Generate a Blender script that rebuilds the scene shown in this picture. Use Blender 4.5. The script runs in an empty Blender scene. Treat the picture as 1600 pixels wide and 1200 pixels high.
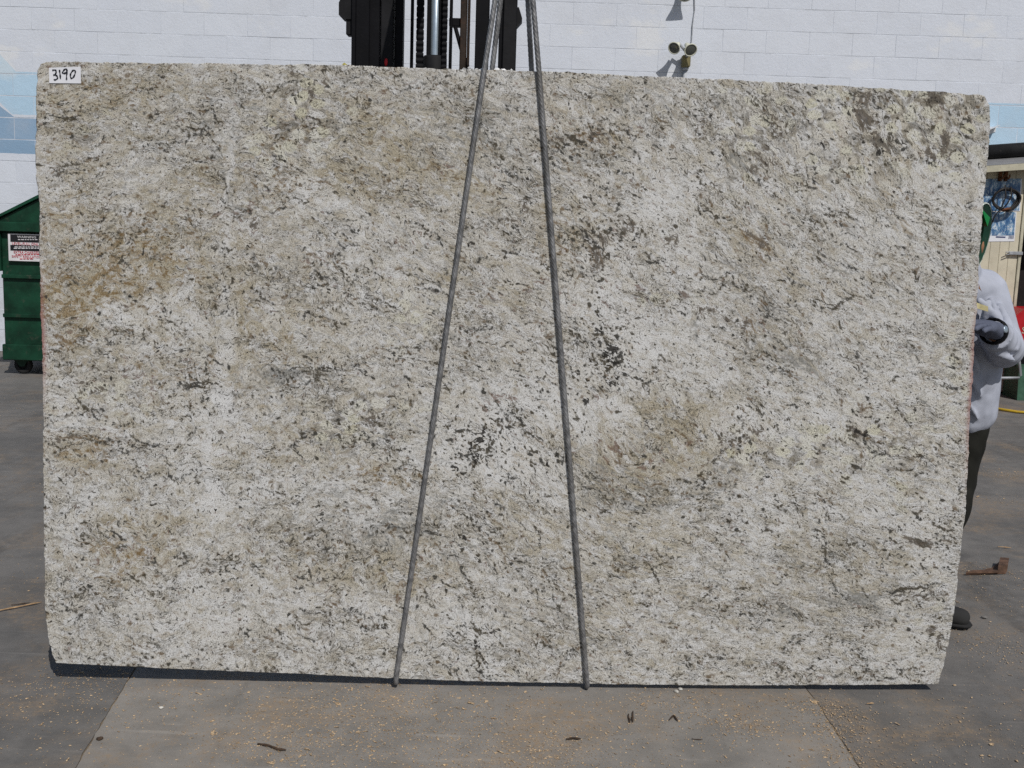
import bpy, bmesh, math, random
import numpy as np
from mathutils import Vector, Matrix, Euler
R = math.radians
random.seed(7)
SC = bpy.context.scene
COL = SC.collection

# ------------------------------------------------------------------ camera
FPX, PITCH, ROLL, CAMH = 1750.0, R(8.7), 0.032, 1.5
cam_d = bpy.data.cameras.new('camera')
cam_d.sensor_width = 36.0
cam_d.lens = 36.0 * FPX / 1600.0
cam_d.clip_end = 500
cam = bpy.data.objects.new('camera', cam_d)
COL.objects.link(cam)
CR = Matrix.Rotation(math.pi / 2 - PITCH, 3, 'X') @ Matrix.Rotation(ROLL, 3, 'Z')
cam.matrix_world = Matrix.Translation((0, 0, CAMH)) @ CR.to_4x4()
SC.camera = cam

# ------------------------------------------------------------------ world, sun, exposure
SUN = Vector((0.40, -1.0, 1.12)).normalized()          # towards the sun
elev = math.asin(SUN.z)
w = bpy.data.worlds.new('World')
SC.world = w
w.use_nodes = True
wn = w.node_tree.nodes
sky = wn.new('ShaderNodeTexSky')
sky.sky_type = 'NISHITA'
sky.sun_disc = False
sky.sun_elevation = elev
sky.sun_rotation = math.atan2(SUN.x, SUN.y)
wn['Background'].inputs['Strength'].default_value = 0.055
w.node_tree.links.new(sky.outputs[0], wn['Background'].inputs['Color'])
sun_d = bpy.data.lights.new('sun', 'SUN')
sun_d.energy = 2.9
sun_d.angle = R(0.53)
sun_d.color = (1.0, 0.965, 0.91)
sun = bpy.data.objects.new('sun', sun_d)
sun.rotation_euler = SUN.to_track_quat('Z', 'Y').to_euler()
sun.location = (3, -6, 9)
COL.objects.link(sun)
cy = SC.cycles
cy.use_denoising = False
cy.max_bounces = 4; cy.diffuse_bounces = 2; cy.glossy_bounces = 2; cy.transmission_bounces = 2
vs = SC.view_settings
vs.view_transform = 'Standard'
vs.look = 'None'
vs.gamma = 1
vs.exposure = 0.0
vs.use_curve_mapping = False

# ------------------------------------------------------------------ helpers
def ray(x, y):
    return CR @ Vector(((x - 800) / FPX, -(y - 600) / FPX, -1.0))
def atY(x, y, Y):
    d = ray(x, y); t = Y / d.y
    return Vector((d.x * t, Y, CAMH + d.z * t))
def atZ(x, y, Z=0.0):
    d = ray(x, y); t = (Z - CAMH) / d.z
    return Vector((d.x * t, d.y * t, Z))

def tag(o, label=None, cat=None, group=None, kind=None):
    if label: o['label'] = label
    if cat: o['category'] = cat
    if group: o['group'] = group
    if kind: o['kind'] = kind
    return o
def empty(name, loc=(0, 0, 0), rz=0.0):
    o = bpy.data.objects.new(name, None)
    o.location = loc; o.rotation_euler = (0, 0, rz)
    o.empty_display_size = 0.1
    COL.objects.link(o)
    return o
def link(name, me, mat, parent=None):
    o = bpy.data.objects.new(name, me)
    if mat is not None:
        if len(me.materials) == 0: me.materials.append(mat)
    COL.objects.link(o)
    if parent is not None: o.parent = parent
    return o

class MB:
    """collects shapes, builds one mesh object"""
    def __init__(s): s.bm = bmesh.new()
    def box(s, c, size, rot=None, bev=0.0):
        t = bmesh.new()
        bmesh.ops.create_cube(t, size=1.0)
        for v in t.verts: v.co = Vector((v.co.x * size[0], v.co.y * size[1], v.co.z * size[2]))
        if bev > 0: bmesh.ops.bevel(t, geom=t.edges[:], offset=bev, segments=1, affect='EDGES')
        M = Matrix.Translation(c)
        if rot is not None: M = M @ Euler(rot).to_matrix().to_4x4()
        t.transform(M); s._add(t); return s
    def bb(s, x0, x1, y0, y1, z0, z1, bev=0.0):
        return s.box(((x0 + x1) / 2, (y0 + y1) / 2, (z0 + z1) / 2), (abs(x1 - x0), abs(y1 - y0), abs(z1 - z0)), None, bev)
    def _add(s, t):
        me = bpy.data.meshes.new('tmp'); t.to_mesh(me); t.free()
        s.bm.from_mesh(me); bpy.data.meshes.remove(me)
    def tube(s, path, r, n=8, caps=True):
        path = [Vector(p) for p in path]
        rs = r if isinstance(r, (list, tuple)) else [r] * len(path)
        rings = []; up = None
        for i, p in enumerate(path):
            d = (path[min(i + 1, len(path) - 1)] - path[max(i - 1, 0)]).normalized()
            if up is None:
                up = Vector((0, 0, 1)) if abs(d.z) < 0.9 else Vector((1, 0, 0))
            a = d.cross(up).normalized(); b = a.cross(d).normalized(); up = b
            rings.append([s.bm.verts.new(p + (a * math.cos(2 * math.pi * k / n) + b * math.sin(2 * math.pi * k / n)) * rs[i]) for k in range(n)])
        for i in range(len(rings) - 1):
            for k in range(n):
                f = s.bm.faces.new((rings[i][k], rings[i][(k + 1) % n], rings[i + 1][(k + 1) % n], rings[i + 1][k])); f.smooth = True
        if caps:
            s.bm.faces.new(rings[0][::-1]); s.bm.faces.new(rings[-1])
        return s
    def lathe(s, prof, M=None, n=20, smooth=True):
        M = M or Matrix()
        rings = []
        for (r, z) in prof:
            if r < 1e-6: rings.append([s.bm.verts.new(M @ Vector((0, 0, z)))])
            else: rings.append([s.bm.verts.new(M @ Vector((r * math.cos(2 * math.pi * k / n), r * math.sin(2 * math.pi * k / n), z))) for k in range(n)])
        for a, b in zip(rings, rings[1:]):
            for k in range(n):
                q = [a[k % len(a)], a[(k + 1) % len(a)], b[(k + 1) % len(b)], b[k % len(b)]]
                u = []
                for v in q:
                    if v not in u: u.append(v)
                if len(u) >= 3:
                    try:
                        f = s.bm.faces.new(u); f.smooth = smooth
                    except ValueError: pass
        return s
    def prism(s, poly, d):
        """poly: list of 3d points, d: extrusion vector"""
        d = Vector(d)
        a = [s.bm.verts.new(Vector(p)) for p in poly]; b = [s.bm.verts.new(Vector(p) + d) for p in poly]
        n = len(a)
        s.bm.faces.new(a); s.bm.faces.new(b[::-1])
        for k in range(n): s.bm.faces.new((a[k], b[k], b[(k + 1) % n], a[(k + 1) % n]))
        return s
    def build(s, name, mat, parent=None, smooth=False):
        bmesh.ops.recalc_face_normals(s.bm, faces=s.bm.faces[:])
        me = bpy.data.meshes.new(name); s.bm.to_mesh(me); s.bm.free()
        if smooth:
            for p in me.polygons: p.use_smooth = True
        return link(name, me, mat, parent)

# ------------------------------------------------------------------ node helper
class NT:
    def __init__(s, name):
        s.m = bpy.data.materials.new(name); s.m.use_nodes = True
        s.t = s.m.node_tree; s.n = s.t.nodes
        s.b = s.n['Principled BSDF']
    def put(s, sock, v):
        if hasattr(v, 'is_output') or isinstance(v, bpy.types.NodeSocket): s.t.links.new(v, sock)
        elif isinstance(v, (tuple, list)) and len(v) == 3 and sock.type == 'RGBA': sock.default_value = (*v, 1)
        else: sock.default_value = v
    def math(s, op, a, b=0.0, clamp=False):
        n = s.n.new('ShaderNodeMath'); n.operation = op; n.use_clamp = clamp
        s.put(n.inputs[0], a); s.put(n.inputs[1], b); return n.outputs[0]
    def mul(s, a, b): return s.math('MULTIPLY', a, b)
    def add(s, a, b): return s.math('ADD', a, b)
    def sub(s, a, b): return s.math('SUBTRACT', a, b)
    def sm(s, x, lo, hi):
        n = s.n.new('ShaderNodeMapRange'); n.interpolation_type = 'SMOOTHSTEP'
        s.put(n.inputs['Value'], x); s.put(n.inputs['From Min'], lo); s.put(n.inputs['From Max'], hi)
        return n.outputs[0]
    def mix(s, f, a, b, mode='MIX'):
        n = s.n.new('ShaderNodeMix'); n.data_type = 'RGBA'; n.blend_type = mode; n.clamp_factor = True
        s.put(n.inputs['Factor'], f); s.put(n.inputs['A'] if False else n.inputs[6], a); s.put(n.inputs[7], b)
        return n.outputs[2]
    def vmul(s, v, k):
        n = s.n.new('ShaderNodeVectorMath'); n.operation = 'MULTIPLY'
        s.put(n.inputs[0], v); n.inputs[1].default_value = k; return n.outputs[0]
    def vadd(s, a, b):
        n = s.n.new('ShaderNodeVectorMath'); n.operation = 'ADD'
        s.put(n.inputs[0], a); s.put(n.inputs[1], b); return n.outputs[0]
    def noise(s, vec, scale, detail=3, rough=0.55, dist=0.0, out=0, dims='3D'):
        n = s.n.new('ShaderNodeTexNoise'); n.noise_dimensions = dims
        s.put(n.inputs['Vector'], vec); n.inputs['Scale'].default_value = scale
        n.inputs['Detail'].default_value = detail; n.inputs['Roughness'].default_value = rough
        n.inputs['Distortion'].default_value = dist
        return n.outputs[out]
    def voro(s, vec, scale, feature='F1', rnd=1.0, dims='3D'):
        n = s.n.new('ShaderNodeTexVoronoi'); n.feature = feature; n.voronoi_dimensions = dims
        s.put(n.inputs['Vector'], vec); n.inputs['Scale'].default_value = scale
        n.inputs['Randomness'].default_value = rnd; return n
    def attr(s, name):
        n = s.n.new('ShaderNodeAttribute'); n.attribute_name = name; return n
    def sep(s, c):
        n = s.n.new('ShaderNodeSeparateColor'); s.put(n.inputs[0], c); return n.outputs
    def sepv(s, c):
        n = s.n.new('ShaderNodeSeparateXYZ'); s.put(n.inputs[0], c); return n.outputs
    def obj(s): return s.n.new('ShaderNodeTexCoord').outputs['Object']
    def pos(s): return s.n.new('ShaderNodeNewGeometry').outputs['Position']
    def rnd(s): return s.n.new('ShaderNodeObjectInfo').outputs['Random']
    def bump(s, h, strength=0.3, dist=0.01):
        n = s.n.new('ShaderNodeBump'); n.inputs['Strength'].default_value = strength
        n.inputs['Distance'].default_value = dist; s.put(n.inputs['Height'], h)
        s.t.links.new(n.outputs[0], s.b.inputs['Normal'])
    def set(s, color=None, rough=None, metal=None, spec=None):
        if color is not None: s.put(s.b.inputs['Base Color'], color)
        if rough is not None: s.put(s.b.inputs['Roughness'], rough)
        if metal is not None: s.put(s.b.inputs['Metallic'], metal)
        if spec is not None: s.put(s.b.inputs['Specular IOR Level'], spec)
        return s.m

def worn(name, col, rough=0.5, metal=0.0, var=0.35, scale=9.0, dirt=(0.10, 0.085, 0.07), dirt_amt=0.35, bump=0.1, bscale=60):
    """painted or plain surface with blotches, dust and fine relief"""
    k = NT(name); p = k.pos()
    a = k.noise(p, scale, 5, 0.6)
    c = k.mix(k.sm(a, 0.3, 0.7), tuple(x * (1 - var) for x in col), tuple(min(1, x * (1 + var * 0.5)) for x in col))
    d = k.sm(k.noise(p, scale * 2.7, 6, 0.7), 0.55, 0.72)
    c = k.mix(k.mul(d, dirt_amt), c, dirt)
    k.bump(k.noise(p, bscale, 4, 0.6), bump, 0.01)
    r = k.add(k.mul(a, 0.25), rough - 0.12)
    k.put(k.b.inputs['Specular IOR Level'], 0.3)
    return k.set(c, r, metal)

# ------------------------------------------------------------------ granite
def granite_mat():
    k = NT('granite')
    F = k.attr('flow').outputs['Vector']
    P = k.attr('flat').outputs['Vector']
    ma = k.sep(k.attr('ma').outputs['Color'])     # white, tan, ochre
    mb = k.sep(k.attr('mb').outputs['Color'])     # smoky, black, grey foliation
    mc = k.sep(k.attr('mc').outputs['Color'])     # rust, crystals, red edge
    W, T, O = ma[0], ma[1], ma[2]
    D, K, G = mb[0], mb[1], mb[2]
    RU, CX, ED = mc[0], mc[1], mc[2]
    an_ = k.attr('md'); md = k.sep(an_.outputs['Color']); VD, VB, VG, VW = md[0], md[1], md[2], an_.outputs['Alpha']
    N = lambda v, sc, d=3, r=0.6, o=0: k.noise(v, sc, d, r, 0.0, o, '2D')
    off = lambda v, s_: k.vadd(v, (s_, s_ * 0.37, 0.0))
    wv = k.vmul(k.vadd(N(P, 10.0, 3, 0.55, 1), (-0.5, -0.5, 0)), (0.060, 0.048, 0.0))
    wf = k.vmul(k.vadd(N(P, 70.0, 1, 0.5, 1), (-0.5, -0.5, 0)), (0.012, 0.011, 0.0))
    Q0 = k.vadd(F, wv)
    Q = k.vadd(Q0, wf)
    m1 = N(off(k.vmul(Q0, (5, 8, 1)), 3.1), 1.0, 3, 0.6)      # where veins gather
    m2 = N(off(k.vmul(Q0, (14, 22, 1)), 8.3), 1.0, 3, 0.6)
    mv = k.add(k.mul(m1, 0.55), k.mul(m2, 0.45))
    # ground mass: white quartz to pale grey, ragged
    n1 = N(k.vmul(Q, (25, 38, 1)), 1.0, 6, 0.76)
    white, grey, cream = (0.595, 0.593, 0.585), (0.385, 0.368, 0.340), (0.495, 0.460, 0.385)
    shift = k.add(k.mul(W, -0.17), k.add(k.mul(T, 0.05), k.mul(G, 0.07)))
    c = k.mix(k.sm(k.add(n1, shift), 0.44, 0.64), white, grey)
    # feldspar grains, each its own tone
    v = k.voro(k.vmul(Q, (36, 58, 1)), 1.0, dims='2D')
    cell = k.sep(v.outputs['Color'])
    c = k.mix(k.mul(k.sm(cell[0], 0.40, 0.60), k.add(0.32, k.add(k.mul(CX, 0.45), k.add(k.mul(T, 0.25), k.mul(W, -0.25))))), c, cream)
    c = k.mix(k.mul(k.sm(cell[1], 0.6, 0.8), k.add(0.22, k.mul(W, 0.35))), c, (0.66, 0.66, 0.66))
    vb = k.voro(k.vmul(k.vadd(P, k.vmul(wv, (0.5, 0.5, 0))), (20, 25, 1)), 1.0, dims='2D')
    cb = k.sep(vb.outputs['Color'])
    big = k.mul(k.mul(k.sm(CX, 0.2, 0.9), k.math('GREATER_THAN', cb[2], 0.5)), k.sm(vb.outputs['Distance'], 0.47, 0.38))
    # tan clouding
    t1 = N(k.vmul(Q, (9, 15, 1)), 1.0, 6, 0.74)
    tn = k.sm(k.add(t1, k.mul(T, 0.14)), 0.49, 0.68)
    c = k.mix(k.mul(tn, k.mul(k.add(0.36, k.mul(T, 0.30)), k.add(0.45, k.mul(k.sm(k.add(cell[2], k.mul(k.sub(n1, 0.5), 0.8)), 0.30, 0.62), 0.75)))), c, (0.365, 0.322, 0.235))
    # grey foliation streaks
    st = N(k.vmul(Q, (7, 100, 1)), 1.0, 3, 0.62)
    c = k.mix(k.mul(k.sm(st, 0.50, 0.62), k.add(0.12, k.mul(G, 0.50))), c, (0.25, 0.25, 0.235))
    # ochre and rust staining along the veins
    on = N(off(k.vmul(Q, (26, 50, 1)), 4.0), 1.0, 4, 0.7)
    c = k.mix(k.mul(k.sm(k.add(on, k.mul(O, 0.09)), 0.56, 0.66), k.add(0.28, k.mul(O, 0.40))), c, (0.235, 0.160, 0.070))
    c = k.mix(k.mul(k.sm(k.add(k.sub(1.0, on), k.mul(RU, 0.17)), 0.64, 0.73), 0.7), c, (0.135, 0.070, 0.050))
    rim = k.mul(k.mul(k.sm(CX, 0.35, 0.95), k.sm(vb.outputs['Distance'], 0.44, 0.60)), k.sm(n1, 0.36, 0.56))
    c = k.mix(k.mul(rim, 0.62), c, (0.13, 0.115, 0.09))
    c = k.mix(k.mul(big, 0.9), c, k.mix(cb[0], (0.52, 0.50, 0.385), (0.60, 0.59, 0.54)))
    # veins: ridged noise drawn out along the flow, thin, broken and bunched
    def fil(q, sc, seed, wid, dens, det=3):
        a = N(off(k.vmul(q, sc), seed), 1.0, det, 0.66)
        r = k.math('ABSOLUTE', k.sub(a, 0.5))
        w_ = k.mul(dens, wid)
        return k.sm(r, w_, k.mul(w_, 0.35))
    bias = k.add(k.add(k.mul(G, 0.04), k.mul(CX, 0.02)), k.add(k.mul(W, -0.045), k.mul(T, 0.01)))
    mb_ = k.add(mv, bias)
    d1 = k.add(k.sm(mb_, 0.47, 0.62), 0.0005)
    d2 = k.add(k.sm(k.add(k.sub(0.98, mv), bias), 0.46, 0.62), 0.0005)
    f1 = fil(Q, (10, 32, 1), 2.3, 0.034, d1, 4)
    f2 = fil(Q, (30, 56, 1), 7.1, 0.044, d2, 3)
    f4 = fil(Q, (48, 96, 1), 3.3, 0.052, d1, 2)
    ds = N(off(k.vmul(Q, (48, 74, 1)), 5.7), 1.0, 3, 0.62)      # short dashes and clots
    f3 = k.sm(k.add(ds, k.mul(mb_, 0.42)), 0.845, 0.90)
    hue = k.mix(k.sm(k.add(m2, k.mul(O, 0.1)), 0.44, 0.56), (0.058, 0.057, 0.050), (0.115, 0.088, 0.042))
    c = k.mix(k.mul(k.sm(VW, 0.12, 0.7), 0.74), c, (0.62, 0.62, 0.62))
    nv = k.sub(1.0, k.mul(VW, 0.8))
    c = k.mix(k.mul(k.mul(f4, nv), 0.42), c, hue)
    c = k.mix(k.mul(k.mul(f2, nv), 0.36), c, hue)
    c = k.mix(k.mul(k.mul(f1, nv), 0.30), c, (0.050, 0.047, 0.036))
    f0 = fil(Q, (3.2, 19, 1), 9.3, 0.0085, k.add(k.sm(k.add(m1, bias), 0.47, 0.56), 0.0005), 4)
    c = k.mix(k.mul(f0, 0.85), c, (0.045, 0.043, 0.036))
    c = k.mix(k.mul(k.mul(f3, nv), 0.30), c, k.mix(0.5, hue, (0.05, 0.045, 0.035)))
    # sugary grain, then a peppering of biotite specks
    gr = N(off(P, 6.6), 330.0, 1, 0.6)
    c = k.mix(0.42, c, k.mix(k.sm(gr, 0.25, 0.75), (0.12, 0.12, 0.12), (0.86, 0.86, 0.86)), 'OVERLAY')
    sp = N(off(Q, 1.7), 140.0, 2, 0.6)
    c = k.mix(k.mul(k.sm(k.add(sp, k.mul(mb_, 0.30)), 0.775, 0.825), 0.80), c, (0.06, 0.053, 0.043))
    c = k.mix(k.mul(k.sm(sp, 0.30, 0.25), 0.5), c, (0.72, 0.72, 0.71))
    ro = k.mul(k.sub(k.add(k.mul(sp, 0.6), k.mul(gr, 0.4)), 0.5), 1.7)
    c = k.mix(k.mul(k.sm(k.add(VG, ro), 0.22, 0.70), 0.60), c, (0.175, 0.178, 0.172))
    c = k.mix(k.mul(k.sm(k.add(VB, ro), 0.24, 0.64), 0.78), c, k.mix(k.add(k.mul(O, .7), k.mul(m2, .3)), (0.115, 0.078, 0.045), (0.185, 0.112, 0.035)))
    c = k.mix(k.mul(k.sm(k.add(VD, ro), 0.30, 0.66), 0.93), c, k.mix(k.sm(m2, .4, .6), (0.036, 0.035, 0.031), (0.062, 0.052, 0.034)))
    # smoky and black mineral patches
    dn = N(off(Q, 9.9), 48.0, 5, 0.75)
    df = k.sm(k.add(D, k.mul(k.sub(k.add(k.mul(dn, 0.7), k.mul(sp, 0.3)), 0.5), 3.2)), 0.42, 0.66)
    c = k.mix(k.mul(df, 0.86), c, k.mix(k.sm(sp, 0.3, 0.7), (0.045, 0.038, 0.030), (0.15, 0.125, 0.10)))
    kf = k.sm(k.add(K, k.mul(k.sub(k.add(k.mul(sp, 0.5), k.mul(dn, 0.5)), 0.5), 3.4)), 0.44, 0.56)
    c = k.mix(k.mul(kf, 0.93), c, (0.022, 0.02, 0.018))
    # saw-red resin on the raw rim
    c = k.mix(k.mul(ED, 0.75), c, (0.28, 0.10, 0.09))
    return k.set(c, k.add(0.38, k.mul(n1, 0.2)), 0.0, 0.16)

def lerp_poly(pts, t):
    xs = [p[0] for p in pts]; ys = [p[1] for p in pts]
    return np.interp(t, xs, ys)

# slab outline as seen: (along, across)
S_TOP = [(75, 97.5), (200, 98.5), (330, 100), (480, 102), (620, 106), (760, 110), (880, 114), (1000, 119), (1100, 123.5), (1200, 128), (1300, 134), (1400, 140), (1480, 145), (1538, 150)]
S_BOT = [(88, 1036), (200, 1041), (350, 1048), (480, 1053), (620, 1060), (760, 1064.5), (915, 1068), (1050, 1070), (1200, 1070.5), (1350, 1070), (1466, 1069)]
S_LEFT = [(100.5, 64), (110, 59.5), (160, 57), (200, 58), (235, 56), (280, 57), (320, 62), (400, 62), (500, 64.5), (560, 67), (650, 68), (800, 69), (940, 70), (985, 74), (1005, 77), (1028, 84), (1036, 88)]
S_RIGHT = [(150, 1538), (165, 1546), (200, 1546), (240, 1543), (300, 1537), (400, 1530), (500, 1524), (600, 1518), (700, 1513), (800, 1508), (850, 1502), (940, 1492), (1000, 1483), (1040, 1474), (1069, 1466)]
def solve_Y(x, y, gap):
    d = ray(x, y); t = (gap - CAMH) / d.z
    return d.y * t, d.x * t
YL, XL = solve_Y(88, 1036, 0.072)
YR, XR = solve_Y(1466, 1069, 0.030)
SLOPE = (YR - YL) / (XR - XL)
def slabY(X): return YL + (X - XL) * SLOPE
def on_slab(x, y, off=0.0):
    d = ray(x, y)                                 # plane Y = YL + (X-XL)*SLOPE
    t = (YL - XL * SLOPE) / (d.y - SLOPE * d.x)
    p = Vector((d.x * t, d.y * t, CAMH + d.z * t))
    n = Vector((SLOPE, -1, 0)).normalized()
    return p + n * off

WHITE = [(240, 495, 110, 22, 0, .8), (350, 615, 12, 45, 5, 1), (352, 210, 8, 45, 8, .8), (310, 720, 40, 45, 0, .7), (120, 640, 50, 20, 0, .5), (330, 785, 40, 25, 0, .8), (484, 178, 12, 10, 0, 1), (478, 155, 8, 6, 0, 1), (480, 285, 45, 35, 0, .7),
    (760, 690, 95, 55, -10, 1), (850, 640, 40, 40, 0, .7), (1045, 320, 22, 42, 20, 1), (1068, 390, 14, 40, 20, .8), (960, 650, 55, 28, 0, .8), (930, 480, 40, 50, 0, .5), (1010, 500, 50, 40, 0, .5), (1000, 550, 45, 25, 0, .5), (1230, 650, 80, 40, 0, .8), (1330, 330, 60, 30, 30, .6), (1450, 290, 45, 40, 0, .8),
    (1290, 180, 60, 35, 0, .7), (1205, 820, 40, 50, 0, .7), (1340, 780, 40, 40, 0, .5), (1430, 830, 50, 60, 0, .5), (745, 985, 30, 60, -30, .8), (300, 950, 60, 40, 0, .5), (170, 800, 60, 25, 0, .6), (560, 790, 60, 16, 0, .5), (440, 760, 60, 20, 0, .5), (1120, 560, 50, 20, 0, .5), (1160, 190, 12, 22, 0, .9), (1420, 560, 60, 60, 0, .35), (600, 470, 50, 30, 0, .5), (120, 110, 20, 30, 0, .2), (430, 595, 70, 10, 0, .6), (1120, 465, 28, 18, 10, .8), (860, 800, 40, 40, 0, .4), (1400, 1000, 60, 50, 0, .3), (240, 280, 25, 8, -10, .9)]
TAN = [(260, 480, 260, 420, 0, .28), (170, 140, 110, 40, 0, .75), (100, 230, 40, 60, 0, .6), (200, 420, 140, 60, 0, .9), (280, 310, 60, 30, 0, .6), (110, 500, 45, 50, 0, .8), (420, 520, 80, 45, 0, .75), (630, 250, 105, 60, 15, 1.0), (560, 240, 40, 50, 0, .7), (715, 430, 45, 30, 0, .8), (760, 310, 30, 30, 0, .5), (590, 740, 80, 14, 5, .8), (570, 885, 120, 35, 5, .85), (250, 800, 60, 25, 0, .6), (210, 860, 60, 40, 0, .6), (110, 715, 50, 25, 0, .7),
    (1030, 690, 110, 60, -10, .95), (1090, 655, 40, 30, 0, .8), (980, 745, 60, 30, 0, .7), (885, 360, 40, 60, 0, .7), (960, 215, 70, 50, 0, .5), (900, 130, 50, 20, 0, .5), (1180, 390, 60, 40, 25, .6), (1215, 560, 70, 40, 20, .5), (1250, 870, 70, 60, 0, .55), (1385, 885, 40, 40, 0, .6), (1390, 300, 50, 40, 30, .4), (330, 270, 70, 30, 0, .4), (830, 830, 40, 30, 0, .6), (790, 800, 50, 30, 0, .5), (1000, 850, 90, 40, 0, .6), (370, 480, 30, 50, 0, .5), (1330, 980, 60, 40, 0, .5), (460, 680, 50, 30, 0, .5), (1000, 960, 120, 60, 0, .4), (380, 1010, 30, 18, 0, .7), (1230, 440, 100, 40, 10, .3), (800, 440, 40, 40, 0, .5)]
OCHRE = [(180, 400, 110, 50, 0, .9), (95, 510, 20, 40, 0, 1.0), (150, 460, 70, 30, 0, .7), (110, 710, 45, 20, 0, 1.0), (200, 870, 35, 35, 0, .9), (170, 145, 70, 25, 0, .5), (690, 265, 25, 14, 35, .8), (590, 300, 30, 8, 10, .6), (460, 190, 40, 30, 0, .5), (420, 270, 50, 40, 0, .5), (440, 560, 40, 10, 0, .6), (280, 575, 60, 15, 0, .6), (600, 742, 50, 8, 5, .6), (890, 360, 30, 40, 0, .6), (900, 210, 40, 25, 0, .6), (1190, 380, 40, 10, 30, .7), (1150, 520, 20, 20, 0, .6), (1410, 320, 25, 15, 30, .6), (580, 735, 50, 10, 0, .5), (820, 700, 40, 15, 0, .4), (660, 880, 30, 14, 0, .4), (80, 300, 20, 100, 0, .3)]
SMOKY = [(1352, 158, 14, 12, 0, .8), (1349, 186, 16, 15, 40, 1), (1378, 222, 20, 10, 30, 1), (1460, 153, 14, 10, 30, 1.1), (1476, 222, 9, 22, 0, .95), (1452, 238, 11, 8, 0, .9), (1425, 146, 8, 6, 0, .6), (1200, 250, 30, 16, 20, .55), (1212, 190, 12, 35, -15, .5), (932, 408, 9, 22, 0, .8), (940, 372, 18, 8, 0, .7), (982, 356, 7, 14, 30, .8), (1048, 380, 10, 14, -20, .7), (1110, 488, 26, 6, 8, .8), (1183, 375, 34, 7, 28, .7), (490, 150, 5, 10, 0, .9), (458, 114, 9, 7, 30, .9), (508, 124, 5, 12, -20, .7), (397, 350, 10, 9, 0, .8), (1428, 843, 34, 5, 25, .9), (1484, 838, 10, 10, 0, .6), (1456, 985, 9, 6, 0, .8), (1466, 1003, 6, 11, 0, .8), (1036, 1012, 9, 12, 0, .6), (178, 578, 30, 10, -15, .5), (1342, 676, 16, 9, 0, .8), (1165, 512, 7, 13, 0, .8), (1000, 505, 30, 8, 0, .3), (870, 215, 26, 8, 20, .6), (935, 210, 24, 16, 0, .5), (1098, 200, 12, 12, 0, .6), (1170, 262, 14, 7, 10, .7), (155, 610, 12, 8, 0, .6), (130, 605, 8, 10, 0, .6), (90, 265, 10, 10, 0, .6), (395, 595, 10, 4, 0, .3), (1180, 675, 18, 14, 0, .6), (1135, 690, 26, 18, 0, .45), (825, 320, 4, 20, 0, .6), (800, 345, 8, 4, 0, .6), (790, 660, 16, 8, -20, .5), (690, 260, 16, 7, 40, .4), (580, 655, 8, 7, 0, .7), (880, 580, 18, 10, -30, .5), (1390, 800, 25, 15, 0, .3), (340, 680, 70, 3, 4, .5), (100, 683, 40, 3, 0, .7), (1205, 935, 16, 12, 0, .4), (1230, 130, 40, 8, 0, .3), (210, 200, 60, 4, -4, .35), (1050, 120, 20, 6, 0, .4), (1440, 930, 40, 6, -5, .6), (520, 1000, 6, 24, 20, .3), (452, 840, 3, 16, 0, .6), (240, 245, 3, 10, 0, .3), (495, 182, 4, 5, 0, .7)]
BLACK = [(752, 676, 7, 5, 20, .9), (745, 690, 9, 5, -20, .9), (733, 700, 4, 5, 0, .8), (742, 717, 10, 4, 10, .9), (712, 735, 7, 3, 40, .9), (767, 747, 6, 4, 0, .5), (912, 627, 6, 5, 0, 1), (957, 545, 9, 4, 20, .9), (945, 556, 9, 3, 10, .7), (962, 567, 6, 4, 0, .9), (936, 520, 5, 14, 0, .6), (953, 598, 5, 5, 0, .8), (946, 602, 3, 3, 0, .8), (870, 704, 5, 4, 0, .7), (854, 718, 3, 4, 0, .7), (720, 841, 3, 5, 0, .8), (747, 875, 5, 2, 30, .7), (844, 848, 3, 9, -20, .7), (1347, 677, 7, 4, 0, .9), (775, 985, 8, 4, 20, .7), (729, 980, 3, 3, 0, .8), (742, 1008, 2, 3, 0, .8), (751, 1022, 2, 3, 0, .8), (757, 1045, 3, 14, -15, .6), (702, 665, 4, 4, 0, .7), (750, 700, 30, 26, 0, .22), (950, 560, 30, 40, 0, .22), (1383, 220, 8, 6, 0, .6), (1376, 240, 5, 4, 0, .6), (1283, 225, 8, 6, 40, .6), (400, 270, 4, 4, 0, .6), (995, 372, 4, 6, 0, .7), (1400, 220, 30, 20, 0, .1), (1205, 860, 3, 3, 0, .6), (1500, 860, 20, 20, 0, .1), (250, 541, 4, 5, 0, .8), (1443, 920, 40, 5, -5, .35), (640, 600, 4, 3, 0, .6), (1355, 859, 3, 3, 0, .7), (1210, 785, 3, 3, 0, .6), (1460, 155, 7, 6, 0, .5), (1365, 225, 6, 5, 0, .5), (447, 252, 4, 4, 0, .7), (735, 382, 3, 3, 0, .7), (608, 384, 3, 3, 0, .7), (78, 175, 2, 2, 0, .7), (212, 270, 3, 3, 0, .6), (1430, 645, 3, 5, 0, .7), (350, 466, 3, 4, 0, .8), (870, 905, 60, 60, 0, .05)]
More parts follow.
